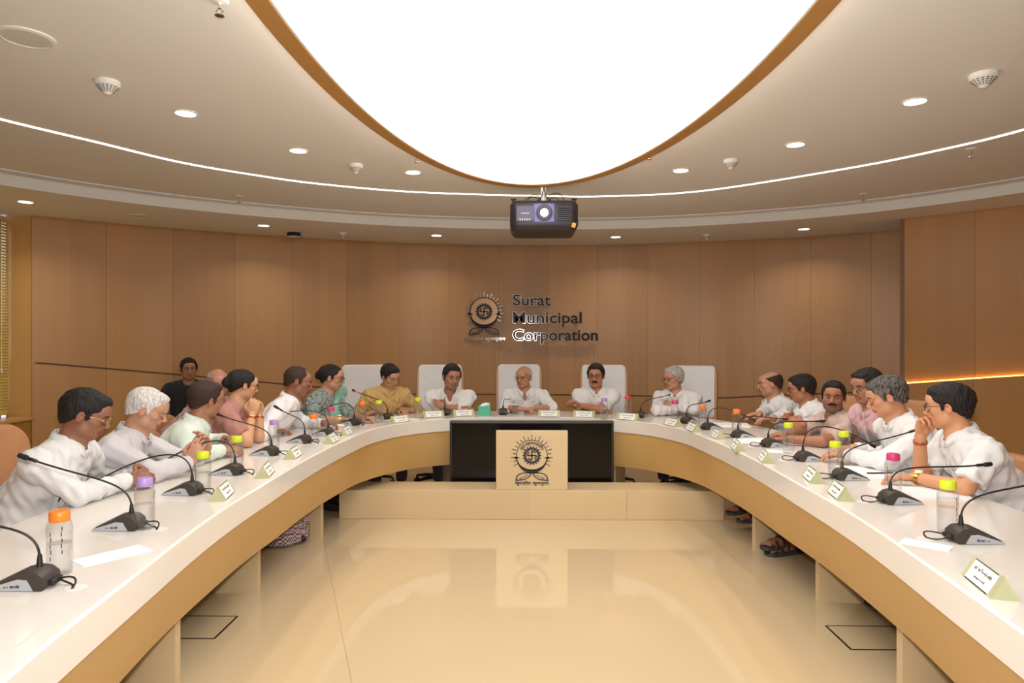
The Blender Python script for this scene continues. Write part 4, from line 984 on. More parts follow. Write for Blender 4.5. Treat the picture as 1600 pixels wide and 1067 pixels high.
def V3(*a): return Vector(a)
def basis(yaw, pitch, roll):
    f = Vector((math.cos(yaw) * math.cos(pitch), math.sin(yaw) * math.cos(pitch), -math.sin(pitch))); r = Vector((math.sin(yaw), -math.cos(yaw), 0)); u = r.cross(f)
    if roll: q = Matrix.Rotation(roll, 3, f); r = q @ r; u = q @ u
    return Matrix((r, f, u)).transposed()            # columns: right, forward, up
def ik(S, Wt, l1, l2, pole):
    d = Wt - S; L = d.length
    if L > (l1 + l2) * .995: Wt = S + d * ((l1 + l2) * .995 / L); d = Wt - S; L = d.length
    a = (l1 * l1 - l2 * l2 + L * L) / (2 * L); hh = math.sqrt(max(l1 * l1 - a * a, 0)); u = d.normalized(); p = (pole - u * pole.dot(u)).normalized()
    return S + u * a + p * hh, Wt
def fingers(Fd, wrist, fd, pn, curl, side, s=1.0, k=.004, thumb_in=.5, spread=.0):
    """palm and five bent fingers: fd = finger direction, pn = palm normal (the side the fingers close to), side +1 thumb towards fd x pn"""
    fd = fd.normalized(); pn = (pn - fd * pn.dot(fd)).normalized(); sd = fd.cross(pn) * side      # towards the thumb
    R = Matrix((sd, fd, pn)).transposed(); c = wrist + fd * .05 * s
    Fd.ell(c, (.041 * s, .052 * s, .016 * s), R, .008); Fd.ell(wrist + fd * .03 * s + sd * .022 * s + pn * .008 * s, (.019 * s, .032 * s, .017 * s), R, .008)
    tips = []
    for i, (o, L, r) in enumerate(((.030, .074, .0086), (.010, .082, .0088), (-.010, .077, .0084), (-.029, .061, .0076))):
        base = wrist + fd * (.088 - abs(i - 1) * .004) * s + sd * o * s; d = (fd + sd * (o * 3 * spread)).normalized(); P = [base]; cc = curl * (1 + .12 * i); rr_ = [r * s]
        for j, f in enumerate((.42, .33, .25)):
            ang = cc * (.75, .95, .6)[j]; ax = d.cross(pn); d = (d * math.cos(ang) + pn * math.sin(ang)).normalized(); pn2 = pn
            P.append(P[-1] + d * L * f * s); rr_.append(r * s * (.95, .88, .78)[j])
            # rotate the bending normal with the finger
            pn = (pn - d * pn.dot(d)).normalized()
        pn = Matrix(R.transposed())[2].copy() if False else R.col[2].copy()
        Fd.chain([tuple(p) for p in P], rr_, k * .6); tips.append(P[-1])
    b0 = wrist + fd * .022 * s + sd * .03 * s; b1 = b0 + (fd * .5 + sd * .62 + pn * .35).normalized() * .036 * s; b2 = b1 + (fd * .85 + sd * (.25 - thumb_in * .8) + pn * .3).normalized() * .03 * s; b3 = b2 + (fd * .9 - sd * thumb_in + pn * .25).normalized() * .024 * s
    Fd.chain([tuple(p) for p in (b0, b1, b2, b3)], [.013 * s, .0115 * s, .0100 * s, .0085 * s], k * .6)
    return tips

def person(lab, head, D, yaw, facing, skin=(170, 120, 92), pitch=.15, roll=0, hs=.95, top='white', sleeve='long', hair='short', hcol='black', beard=None, glasses=None,
           RH=None, LH=None, RE=None, LE=None, h=.0048, belly=.03, wide=1.0, legs='trouser', feet=None, eyes='open', L=.50, gaze=0.0, collar=True, dress=None, extras=(), hand_s=1.0, seat=True, stub=0, name='person', open_neck=False, bust=0):
    """a seated person; head = pixel of the head centre, D its distance, yaw/facing in degrees (0 = room right, 90 = away from the camera)"""
    Y, FA = math.radians(yaw), math.radians(facing); f = Vector((math.cos(FA), math.sin(FA), 0)); r = Vector((f.y, -f.x, 0)); up = Vector((0, 0, 1))
    Hc = PD(head[0], head[1], D); HB = basis(Y, pitch, roll); HM = np.array(HB)
    hp = lambda x, y, z: Hc + HB @ (Vector((x, y, z)) * hs)
    ntop = hp(0, -.025, -.07); S = ntop + Vector((0, 0, -.100)) - f * .022 - HB.col[1].xy.to_3d() * .01
    Pz = .56; dz = S.z - Pz; hor = math.sqrt(max(.0, L * L - dz * dz)) if L > dz else .04; P = Vector((S.x, S.y, Pz)) - f * hor
    O = Vector((P.x, P.y, 0)); sp = (S - P).normalized(); tf = r.cross(sp) * -1
    if tf.dot(f) < 0: tf = -tf
    TB = Matrix((r, tf, sp)).transposed(); TM = np.array(TB)
    ShR = S + r * .168 * wide - sp * .038; ShL = S - r * .168 * wide - sp * .038
    arms = []
    for sgn, Sh, Wt, El in ((1, ShR, RH, RE), (-1, ShL, LH, LE)):
        if Wt is None: Wt = dict(p=P + f * .28 + r * .16 * sgn + Vector((0, 0, .08)))
        wp = Wt['p']; pole = Wt.get('pole') or (r * sgn * .7 - up * .8 - f * .3)
        if El is None:
            E_, wp = ik(Sh, wp, .285, .255, Vector(pole))
            if E_.z < TZ + .045 and Wt.get('table', 1) and (E_ - P).dot(f) > .25: E_.z = TZ + .045
        else: E_ = El
        arms.append((sgn, Sh, E_, wp, Wt))
    pts = [Hc, S, P] + [a for arm in arms for a in (arm[1], arm[2], arm[3])]
    lo = Vector((min(p.x for p in pts), min(p.y for p in pts), min(S.z - .12, min(a[3].z for a in arms))))
    hi = Vector((max(p.x for p in pts), max(p.y for p in pts), Hc.z))
    root = thing(name, lab, 'person', tuple(O)); off = -np.array(O)
    loc = lambda V: (V + off).astype(np.float32)
    # ---- body: head, neck, shoulders, arms and hands as one surface
    B = Field((lo.x - .2, lo.y - .2, lo.z - .16), (hi.x + .2, hi.y + .2, hi.z + .16), h)
    def E(c, rad, k=.012, R=None, mode='u'): B.ell(hp(*c), np.array(rad) * hs, HM if R is None else R, k * hs, mode)
    def C(a, b, ra, rb, k=.01): B.cone(hp(*a), hp(*b), ra * hs, rb * hs, k * hs)
    E((0, -.017, .032), (.077, .096, .081), .01); E((0, .022, -.028), (.061, .066, .084), .03); E((0, .056, -.088), (.027, .024, .021), .03)
    for s in (-1, 1):
        E((s * .040, .012, -.066), (.024, .034, .028), .03); E((s * .041, .056, -.018), (.021, .022, .018), .02); C((s * .008, .087, .020), (s * .044, .072, .021), .0085, .008, .014)
    E((0, .070, .045), (.052, .030, .034), .03)
    for s in (-1, 1): E((s * .031, .099, .001), (.0165, .014, .0115), .010, mode='s')
    C((0, .088, .008), (0, .110, -.028), .0065, .0105, .009)
    for s in (-1, 1): E((s * .0115, .100, -.033), (.0085, .010, .0075), .006)
    E((0, .085, -.056), (.024, .013, .006), .006); E((0, .083, -.067), (.020, .012, .0065), .005); E((0, .080, -.047), (.022, .012, .010), .012)
    for s in (-1, 1):
        Re = HM @ np.array(Matrix.Rotation(s * .35, 3, 'Z') @ Matrix.Rotation(-.15, 3, 'X')); E((s * .079, -.006, -.004), (.0085, .0185, .031), .006, Re); E((s * .086, -.002, .002), (.006, .010, .017), .004, Re, 's')
    B.cone(hp(0, -.026, -.05), tuple(S + sp * .02 - f * .005), .049 * hs, .060, .018)
    B.ell(S - sp * .10, (.15 * wide, .075, .12), TM, .04); B.cone(ShL, ShR, .045, .045, .04)
    B.cone(S + sp * .03 + tf * .015, S - sp * .03 + tf * .040, .050, .045, .03)
    for s, Sh, El, Wp, Wt in arms:
        B.cone(Sh, El, .044, .038, .02); B.cone(El, Wp, .038, .0255, .012)
        fd = Vector(Wt.get('fd') or (Wp - El).normalized()); fd = fd.normalized(); pn = Vector(Wt.get('pn') or (0, 0, -1))
        fingers(B, Wp, fd, pn, Wt.get('curl', .45), s if Wt.get('flip') is None else -s, .97 * hand_s)
    V, Q = B.mesh(1)
    hl = (V - np.array(Hc)) @ HM / hs                       # head coordinates for the colouring
    base = np.array(sl(skin)); col = np.tile(base, (len(V), 1))
    nearh = np.linalg.norm(hl, axis=1) < .17
    lip = nearh & (np.abs(hl[:, 0]) < .025) & (hl[:, 1] > .078) & (hl[:, 2] > -.0745) & (hl[:, 2] < -.051); col[lip] = base * (.80, .58, .58)
    ear = nearh & (np.abs(hl[:, 0]) > .074); col[ear] = base * (1.05, .90, .86)
    if stub: st = nearh & (hl[:, 2] < -.040) & (hl[:, 1] > -.005) & ~lip; col[st] = base * (1 - stub) + np.array(sl((92, 88, 84))) * stub
    sock = nearh & (np.abs(np.abs(hl[:, 0]) - .031) < .018) & (np.abs(hl[:, 2] - .001) < .012) & (hl[:, 1] > .06); col[sock] = base * (.86, .80, .80)  # eye sockets darkened: shade painted into the skin colour
    # eyeballs belong to the body mesh
    VV = [V]; QQ = [Q]; CC = [col]; nv = len(V)
    for s in (-1, 1):
        ec = np.array([s * .031, .0812, .001]); er = .0125; nu, nw = 20, 14; th = np.linspace(0, PI, nw); ph = np.linspace(0, 2 * PI, nu, endpoint=False)
        dirs = np.array([(math.sin(t) * math.cos(p), math.cos(t), math.sin(t) * math.sin(p)) for t in th for p in ph])
        g = np.array([gaze * .5, 1, -.15 if eyes == 'down' else 0]); g /= np.linalg.norm(g); dt = dirs @ g
        cc = np.tile(np.array(sl((168, 156, 148))), (len(dirs), 1)); cc[dt > .84] = sl((36, 24, 20)); cc[dt > .98] = (.005, .005, .005)
        lid = dirs[:, 2] > (.16 if eyes == 'open' else -.45); cc[lid] = base * .80; cc[dirs[:, 2] < -.42] = base * .85
        F_ = [(i * nu + k, (i + 1) * nu + k, (i + 1) * nu + (k + 1) % nu, i * nu + (k + 1) % nu) for i in range(nw - 1) for k in range(nu)]
        VV.append(np.array(Hc) + ((ec + dirs * er) * hs) @ HM.T); QQ.append(np.array(F_) + nv); CC.append(cc); nv += len(dirs)
    V = np.concatenate(VV); Q = np.concatenate(QQ); col = np.concatenate(CC)
    me = raw_mesh('body', loc(V), Q); ca = me.color_attributes.new('Col', 'FLOAT_COLOR', 'POINT'); ca.data.foreach_set('color', np.c_[col, np.ones(len(col))].astype(np.float32).ravel())
    if len(me.vertices) != len(V): print('vertex mismatch')
    link('body', me, M['skin'], root, True)
    # ---- hair
    if hair:
        Hf = Field(tuple(Hc - Vector((.17, .17, .20)) * hs), tuple(Hc + Vector((.17, .17, .17)) * hs), min(h, .0042))
        def HE(c, rad, k=.015, mode='u', R=None): Hf.ell(hp(*c), np.array(rad) * hs, HM if R is None else R, k * hs, mode)
        tck = .009 if hair in ('short', 'bun', 'full') else .005
        if hair == 'full': tck = .013
        HE((0, -.018, .033), (.078 + tck * .8, .098 + tck, .083 + tck)); HE((0, -.062, -.022), (.060, .046, .055), .02)
        if hair in ('short', 'full'): HE((0, .050, .085), (.055, .040, .024), .02)
        hl_y = {'short': .088, 'full': .094, 'bun': .085, 'recede': .075, 'bald': .062}[hair]
        Hf.plane(hp(0, hl_y, .066), np.array(HB @ Vector((0, .60, -.80))))
        HE((0, .075, -.01), (.068, .085, .082 if hair != 'full' else .074), .006, 's')          # the face stays clear
        for s in (-1, 1): HE((s * .09, .004, -.012), (.022, .024, .036), .004, 's'); 
        for s in (-1, 1) if hair != 'bald' else (): HE((s * .0745, .020, .016), (.008, .013, .034), .012)
        if hair == 'recede': HE((0, .088, .085), (.045, .060, .05), .012, 's')
        if hair == 'thin': pass
        if hair == 'bald': HE((0, .035, .135), (.095, .135, .085), .02, 's')
        if hair == 'bun': HE((0, -.125, .005), (.042, .036, .042), .008); HE((0, -.08, .03), (.07, .05, .07), .02)
        Hf.folds(.0010 if hair != 'full' else .0019, .026, zlib.crc32(lab.encode()) % 1000, 6, 1)
        V, Q = Hf.mesh(1)
        if len(Q): link('hair', raw_mesh('hair', loc(V), Q), HAIR[hcol], root, True)
    mb = MB()
    for s in (-1, 1):
        P_ = [hp(s * .012, .0985, .0175), hp(s * .022, .0975, .0215), hp(s * .033, .0930, .0235), hp(s * .044, .0850, .0215), hp(s * .052, .0755, .0165)]; mb.tube([p - O for p in P_], [.0030 * hs, .0040 * hs, .0038 * hs, .0032 * hs, .0012], 8)
    mb.build('eyebrows', HAIR['black' if hcol in ('black', 'brown', 'salt') else 'grey'], root, smooth=True)
    if beard:
        mb = MB(); P_ = [hp(s_ * .029, .0985 - abs(s_) ** 2 * .016, -.0500 - abs(s_) ** 2 * .005) for s_ in (-1, -.6, 0, .6, 1)]; mb.tube([p - O for p in P_], [.003 * hs, .0080 * hs, .0072 * hs, .0080 * hs, .003 * hs], 8); mb.build('moustache', HAIR[beard], root, smooth=True)
    if glasses:
        gm = M[glasses]; mb = MB(); lb = MB()
        for s in (-1, 1):
            ring = [hp(s * .032 + .022 * math.cos(a), .106 - abs(math.cos(a) * 1) * .003, .000 + .0165 * math.sin(a)) - O for a in [2 * PI * k / 20 for k in range(21)]]
            mb.tube(ring, .0014, 6, cap=False); mb.tube([hp(s * .053, .104, .006) - O, hp(s * .072, .07, .008) - O, hp(s * .081, .0, .006) - O, hp(s * .080, -.018, -.01) - O], .0016, 6)
            lb.add(ring[:-1], [tuple(range(20))])
        mb.tube([hp(-.010, .108, .004) - O, hp(0, .111, .006) - O, hp(.010, .108, .004) - O], .0014, 6); g_ = mb.build('spectacles', gm, root, smooth=True); lb.build('lenses', M['lens'], g_)
    # ---- shirt
    hc = .0062 if D < 4.5 else .0075
    plo = Vector((min(lo.x, P.x), min(lo.y, P.y), P.z)); T = Field((plo.x - .26, plo.y - .26, Pz - .16), (max(hi.x, P.x) + .26, max(hi.y, P.y) + .26, S.z + .16), hc)
    at = lambda t, fo=0: P.lerp(S, t) + tf * fo
    T.ell(at(0, 0), (.175 * wide, .145, .12), TM, .04); T.ell(at(.32, belly * .6), (.165 * wide, .118 + belly, .17), TM, .06); T.ell(at(.72, .008), (.178 * wide, .118, .20), TM, .06)
    if bust: T.ell(at(.66, .07), (.12, .07, .08), TM, .05)
    T.cone(ShL - sp * .015, ShR - sp * .015, .058, .058, .05)
    for s, Sh in ((1, ShR), (-1, ShL)): T.cone(S + sp * .012, Sh, .056, .050, .05)
    cut = {}
    for s, Sh, El, Wp, Wt in arms:
        if sleeve == 'long':
            T.cone(Sh, El, .060, .050, .03); e2 = El.lerp(Wp, .93); T.cone(El, e2, .050, .037, .02, flat=1)
        elif sleeve == 'rolled': T.cone(Sh, El, .060, .052, .03); T.cone(El, El.lerp(Wp, .35), .050, .046, .02, flat=1)
        elif sleeve == 'half': T.cone(Sh, Sh.lerp(El, .80), .062, .064, .03, flat=1)
    T.folds(.0050, .060, zlib.crc32(lab.encode()) % 977, 8, .5)
    T.cone(hp(0, -.025, -.06), S + sp * .06 + tf * .012, .056 * hs, .058, .004, mode='s')
    if open_neck: T.cone(S + sp * .04 + tf * .05, S - sp * .02 + tf * .10, .03, .012, .01, mode='s')
    V, Q = T.mesh(1); me = raw_mesh('shirt', loc(V), Q); sh = link('shirt', me, CL[top], root, True)
    bvh = BVHTree.FromPolygons([tuple(v) for v in loc(V)[::1].tolist()], Q.tolist()) if D < 7.2 else None
    if collar:
        nb = hp(0, -.024, -.088) - O; ax = (ntop - S).normalized(); q0 = (S - O) + ax * .045; n = 21; inn = []; outr = []; mid = []
        fx = (tf - ax * tf.dot(ax)).normalized(); rx = r; 
        for k in range(n):
            a = -2.95 + 5.9 * k / (n - 1); c_, s_ = math.cos(a), math.sin(a); dirv = rx * s_ - fx * c_; fr_ = 1 - abs(a) / 2.95; fl = max(0, abs(a) - 2.1) / .85
            inn.append(q0 + dirv * .064 + ax * (.012 + .014 * fr_ - .02 * fl)); mid.append(q0 + dirv * .070 + ax * (.014 + .016 * fr_ - .02 * fl)); outr.append(q0 + dirv * (.082 + .008 * fl) + ax * (-.014 - .040 * fl + .0 * fr_) + fx * (.012 * fl))
        mb = MB(); mb.strip(inn, mid); mb.strip(mid, outr); mb.strip([p - ax * .03 for p in inn], inn)
        o = mb.build('collar', CL[top], sh, smooth=True); sm = o.modifiers.new('thickness', 'SOLIDIFY'); sm.thickness = .003
        if bvh and D < 7.2:                      # button placket following the cloth
            A_ = []; B_ = []
            for k in range(15):
                c0 = (at(.92 - k * .045) - O)
                row = []
                for w_ in (-.014, .014):
                    hit = bvh.ray_cast(c0 + tf * .5 + r * w_, -tf)
                    row.append(hit[0] + tf * .003 if hit[0] else None)
                if None in row: continue
                A_.append(row[0]); B_.append(row[1])
            if len(A_) > 3:
                mb = MB(); mb.strip(A_, B_); o = mb.build('placket', CL[top], sh, smooth=True); sm = o.modifiers.new('thickness', 'SOLIDIFY'); sm.thickness = .002
    if sleeve == 'long':
        for s, Sh, El, Wp, Wt in arms:
            d = (Wp - El).normalized(); c0 = El.lerp(Wp, .93) - O; mb = MB(); mb.tube([c0 - d * .055, c0 - d * .05, c0 + d * .004, c0 + d * .004, c0 - d * .004], [.037, .0395, .0385, .034, .033], 20, cap=False); mb.build('cuff', CL[top], sh, smooth=.6)
    # ---- legs
    if legs:
        hipR, hipL = P + r * .09 - up * .02, P - r * .09 - up * .02
        fR, fL = (feet[:2] if feet else (None, None)); K = []
        for s, hip, ft in ((1, hipR, fR), (-1, hipL, fL)):
            ank = (Vector(ft) + Vector((0, 0, .09))) if ft is not None else hip.xy.to_3d() + f * .36 + r * s * .03 + Vector((0, 0, .10))
            kn, ank = ik(hip, ank, .46, .44, up + f * .6); 
            if kn.z > .56: kn.z = .56
            K.append((s, hip, kn, ank))
        xs = [q for k_ in K for q in k_[1:]]; G = Field((min(p.x for p in xs) - .16, min(p.y for p in xs) - .16, .0), (max(p.x for p in xs) + .16, max(p.y for p in xs) + .16, .74), .011)
        G.ell(P, (.17 * wide, .14, .11), TM, .04)
        if dress:
            for s, hip, kn, ank in K: G.cone(hip, kn, .10, .10, .06); G.cone(kn, Vector((ank.x, ank.y, .05)), .10, .13, .08)
            mk = (K[0][2] + K[1][2]) / 2; ma = (K[0][3] + K[1][3]) / 2; G.cone(mk, Vector((ma.x, ma.y, .06)), .12, .17, .06); G.folds(.012, .07, 5, 6, .1)
            G.plane((0, 0, .012), (0, 0, -1))
        else:
            for s, hip, kn, ank in K: G.cone(hip, kn, .088, .066, .04); G.cone(kn, ank.lerp(kn, .04), .064, .050, .03, flat=1)
            G.folds(.006, .08, 4, 5, .5)
        V, Q = G.mesh(1); link('skirt' if dress else 'trousers', raw_mesh('legs', loc(V), Q), CL[dress or legs], root, True)
        for s, hip, kn, ank in K:
            sandal = 'sandals' in extras; fdv = (f * 1.0 + r * s * .12).normalized()
            if feet and feet[2:] : fdv = Vector(feet[2]).normalized()
            A0 = Field((ank.x - .26, ank.y - .26, 0), (ank.x + .26, ank.y + .26, ank.z + .12), .006); dzz = ank.z - .09
            Rf = np.array(Matrix((fdv.cross(up), fdv, up)).transposed()); c0 = Vector((ank.x, ank.y, dzz)) + fdv * .06
            if sandal:
                A0.ell(c0 + up * .042, (.036, .115, .030), Rf, .02); A0.cone(ank + up * .10, Vector((ank.x, ank.y, dzz + .05)), .036, .034, .02)
                for i in range(5): A0.cone(c0 + fdv * .09 + fdv.cross(up) * (i - 2) * .014 * -s + up * .034, c0 + fdv * (.125 - abs(i - 0) * .008) + fdv.cross(up) * (i - 2) * .015 * -s + up * .032, .009, .008 if i else .011, .003)
                V, Q = A0.mesh(1); me = raw_mesh('foot', loc(V), Q); ca = me.color_attributes.new('Col', 'FLOAT_COLOR', 'POINT'); ca.data.foreach_set('color', np.tile(np.r_[base, 1.0], (len(V), 1)).astype(np.float32).ravel()); ft = link('foot', me, M['skin'], root, True)
                Mz = Matrix.Translation(c0 - O) @ Matrix((fdv.cross(up), fdv, up)).transposed().to_4x4()
                mb = MB(); O2 = [(x * (1 + .12 * (y > 0)), y) for x, y in rr(.088, .29, .042)]; mb.prism(O2, .0, .022, M=Mz); mb.build('sandal_sole', M['sole'], ft, bevel=.003)
                mb = MB()
                for yy, w_, hh_ in ((.055, .047, .058), (.0, .044, .078), (-.075, .038, .085)):
                    mb.tube([Mz @ Vector((w_ * math.cos(a), yy + .01 * math.sin(a * 2), .012 + hh_ * math.sin(a) * .9)) for a in [PI * k / 12 for k in range(13)]], .013, 8, flat=.3)
                mb.build('sandal_strap', M['brownshoe'], ft, smooth=True)
            else:
                A0.ell(c0 + up * .036, (.043, .135, .036), Rf, .02); A0.ell(c0 - fdv * .055 + up * .055, (.038, .06, .05), Rf, .02); A0.plane((0, 0, dzz + .004), (0, 0, -1))
                V, Q = A0.mesh(1); link('shoe', raw_mesh('shoe', loc(V), Q), M['shoe'], root, True)
    if extras:
        rn = lambda p: p - O
        for s, Sh, El, Wp, Wt in arms:
            d = (Wp - El).normalized()
            if ('watch_R' in extras and s > 0) or ('watch_L' in extras and s < 0):
                c = rn(El.lerp(Wp, .90)); mb = MB(); mb.tube([c - d * .009, c + d * .009], .031, 20); wt = mb.build('wrist_watch', M['gold'], root, smooth=.6); mb = MB(); u_ = (up - d * up.dot(d)).normalized(); mb.tube([c + u_ * .028, c + u_ * .038], .017, 20); mb.build('dial', M['card'], wt, smooth=.6)
            if ('band_R' in extras and s > 0) or ('band_L' in extras and s < 0):
                for k_, m_ in ((.84, 'redband'), (.88, 'gold')):
                    c = rn(El.lerp(Wp, k_)); mb = MB(); mb.tube([c - d * .003, c + d * .003], .0315, 18); mb.build('bracelet', M[m_], root, smooth=.6)
    return dict(root=root, S=S, P=P, O=O, f=f, r=r, tf=tf, sp=sp, hp=hp, arms=arms, bvh=bvh, shirt=sh, at=at)

def hd(px, py, z=.80, fd=None, pn=None, curl=.45, pole=None, D=None, **k):
    p = PZ(px, py, z) if D is None else PD(px, py, D); d = dict(p=p, curl=curl); d.update(k)
    if fd: d['fd'] = fd
    if pn: d['pn'] = pn
    if pole: d['pole'] = pole
    return d

# ------------------------------------------------------------------ the people
PE = {}
def sc_(i, **k): PE[i] = person(**k); return PE[i]
BR = (160, 112, 84); DK = (140, 94, 72); LT = (186, 138, 112); MD = (172, 122, 94)
sc_(1, lab='person in a striped white shirt and gold-rimmed glasses, looking down, nearest on the left', head=(134, 648), D=3.05, hs=.92, yaw=22, facing=8, pitch=.34, skin=DK, top='stripe', hair='full', hcol='black', glasses='gold', h=.0042,
    RE=PZ(122, 772, .80), RH=hd(200, 750, .80, fd=(.85, .5, 0), pn=(-.4, .5, -.6), curl=.9), LH=hd(226, 736, .815, fd=(.5, -.75, 0), pn=(-.7, -.3, -.5), curl=.8), belly=.05, wide=1.08)
sc_(2, lab='person with white hair in a pale grey shirt, looking down, hands raised together', head=(230, 640), D=3.55, hs=.92, yaw=18, facing=10, pitch=.38, skin=LT, top='greyviolet', hair='short', hcol='white', h=.0044,
    RE=PZ(240, 738, .80), RH=hd(298, 722, .82, fd=(.35, .1, .9), pn=(-.2, .9, 0), curl=.5), LH=hd(322, 708, .85, fd=(.0, -.2, .95), pn=(-.2, -.9, 0), curl=.5), eyes='down')
sc_(3, lab='person in a mint shirt turned away, thinning dark hair seen from behind', head=(322, 624), D=4.1, hs=.93, yaw=52, facing=18, pitch=.12, roll=.12, skin=BR, top='mint', hair='short', hcol='brown', glasses='frame', h=.0046,
    RE=PZ(304, 714, .80), RH=hd(347, 703, .80, fd=(.8, .5, 0), pn=(0, .4, -.8), curl=.7), LH=hd(352, 686, .84, fd=(.6, -.5, .2), curl=.8))
sc_(4, lab='person in black seated against the left wall behind the others', head=(295, 577), D=7.0, yaw=302, facing=300, pitch=.0, skin=BR, top='black', hair='full', hcol='black', h=.0055, hs=.95, stub=.15, collar=False, gaze=-.2)
sc_(5, lab='bald person with a white moustache, partly hidden behind the mint shirt', head=(340, 598), D=5.45, yaw=305, facing=345, pitch=.12, skin=(190, 138, 116), top='floral', hair='bald', hcol='grey', beard='white', h=.0052)
sc_(6, lab='person in dusty pink with a black hair bun, hands clasped before the face', head=(380, 602), D=4.75, hs=.9, yaw=38, facing=12, pitch=.18, skin=(196, 148, 112), top='pink', sleeve='half', hair='bun', hcol='black', glasses='frame', h=.0048, wide=.9, collar=False, bust=1, dress='maroon',
    RE=PZ(386, 690, .79), RH=hd(394, 648, 0, D=4.62, fd=(.15, .15, 1), pn=(-.2, 1, 0), curl=1.0), LE=PZ(404, 683, .79), LH=hd(405, 647, 0, D=4.76, fd=(0, -.15, 1), pn=(-.2, -1, 0), curl=1.0), extras=('band_R', 'band_L'), feet=(PZ(436, 850, .0), PZ(456, 838, .0)))
sc_(7, lab='balding person in a plain white shirt in profile, left side of the table', L=.56, head=(466, 596), D=5.2, yaw=14, facing=5, pitch=.22, skin=DK, top='white', hair='recede', hcol='brown', h=.005,
    RH=hd(425, 673, .79, fd=(.8, .4, 0)), LH=hd(506, 661, .80, fd=(.9, -.2, 0), curl=.6), belly=.05)
sc_(8, lab='person with a low black bun, grey patterned blouse and teal scarf', head=(519, 590), D=6.0, yaw=2, facing=345, pitch=.15, skin=(180, 132, 106), top='paisley', sleeve='rolled', hair='bun', hcol='black', glasses='frame', h=.005, wide=.86, hs=.95, collar=False, bust=1,
    RH=hd(535, 655, .79, fd=(.9, -.1, 0)), LH=hd(566, 653, .79, fd=(.9, -.3, 0)), feet=(PZ(508, 797, 0), PZ(524, 790, 0)), extras=('watch_R',))
sc_(9, lab='person in a yellow shirt writing, head bent to the right', head=(610, 588), D=6.5, yaw=318, facing=295, pitch=.38, roll=.12, skin=(186, 136, 104), top='yellow', sleeve='rolled', hair='full', hcol='black', h=.005, eyes='down',
    RH=hd(590, 641, .79, fd=(.9, -.4, 0), curl=.8), LH=hd(628, 640, .79, fd=(.5, -.8, -.1), curl=.9))
sc_(10, lab='young person in a white shirt with crossed forearms on a white covered chair', head=(706, 589), D=6.62, yaw=292, wide=1.1, belly=.05, facing=272, pitch=.12, roll=-.08, skin=(170, 118, 92), top='white', sleeve='rolled', hair='full', hcol='black', h=.005, stub=.3, hs=1.03, gaze=.4, open_neck=True,
    RH=hd(716, 637, .81, fd=(.95, .1, .1), curl=.4), LH=hd(697, 636, .82, fd=(-.85, -.1, .35), pn=(.3, .3, -.2), curl=.4), collar=False)
sc_(11, lab='bald person with grey sides in white, seated in the middle of the head table', head=(818, 589), D=6.85, yaw=246, facing=268, pitch=.05, skin=(186, 132, 104), top='white', sleeve='rolled', hair='bald', hcol='grey', glasses='frame', h=.005, gaze=-.3,
    RH=hd(814, 639, .80, fd=(.9, -.3, 0), curl=.5), LH=hd(838, 638, .80, fd=(-.8, -.5, 0), curl=.7), belly=.05, open_neck=True)
sc_(12, lab='person with a black moustache and glasses in a white shirt, arms folded on the table', head=(931, 587), D=6.65, yaw=256, facing=266, pitch=.05, skin=(176, 122, 96), top='white', sleeve='half', hair='full', hcol='black', beard='black', glasses='frame', h=.005, hs=.98,
    RH=hd(936, 638, .80, fd=(.9, -.1, 0), curl=.6), LH=hd(908, 633, .84, fd=(-.8, -.1, .5), curl=.7), gaze=-.2)
sc_(13, lab='elderly person with grey hair and glasses in white, arms folded across the chest', head=(1052, 591), D=6.55, yaw=214, facing=248, pitch=.08, skin=(188, 136, 112), top='white', hair='full', hcol='grey', glasses='frame', h=.005, belly=.06,
    RE=PD(1026, 641, 6.42), LE=PD(1086, 641, 6.5), RH=dict(p=PD(1058, 640, 6.47), fd=(.55, .8, .05), pn=(-.3, .8, 0), curl=.2, table=0), LH=dict(p=PD(1045, 636, 6.46), fd=(-.5, .85, .1), pn=(.3, .8, 0), curl=.2, table=0))
sc_(14, lab='bald person in a white shirt in profile, furthest on the right side', head=(1203, 600), D=6.1, L=.45, yaw=170, facing=188, pitch=.05, skin=(190, 136, 108), top='white', hair='bald', hcol='brown', h=.005, legs='lightpants',
    RH=hd(1166, 668, .79, fd=(-.9, -.2, 0)), LH=hd(1182, 672, .79, fd=(-.9, .1, 0)))
sc_(15, lab='dark haired person in white in profile between the bald man and the pale pink shirt', head=(1252, 607), D=5.55, L=.46, yaw=162, facing=182, pitch=.16, skin=(168, 112, 84), top='white', hair='full', hcol='black', glasses='frame', h=.005,
    RH=hd(1212, 676, .82, fd=(-.8, -.3, .3), pn=(0, -.8, -.3), curl=.9), LH=hd(1220, 682, .82, fd=(-.8, .3, .2), pn=(0, .8, -.3), curl=.9), legs='lightpants', feet=(PZ(1146, 815, 0), PZ(1166, 827, 0), (-1, -.25, 0)), extras=('sandals',))
sc_(16, lab='person in a pale pink short-sleeved shirt looking at the camera', head=(1302, 620), D=4.85, L=.45, yaw=242, facing=192, pitch=.0, roll=-.05, skin=(160, 108, 84), top='blush', sleeve='half', hair='short', hcol='black', beard='black', stub=.55, h=.005, belly=.06, wide=1.08,
    LE=PZ(1285, 690, .79), LH=hd(1232, 686, .79, fd=(-.95, .1, 0)), RH=hd(1226, 679, .80, fd=(-.95, -.1, 0)), feet=(PZ(1216, 866, 0), PZ(1236, 864, 0), (-1, -.35, 0)), extras=('sandals',))
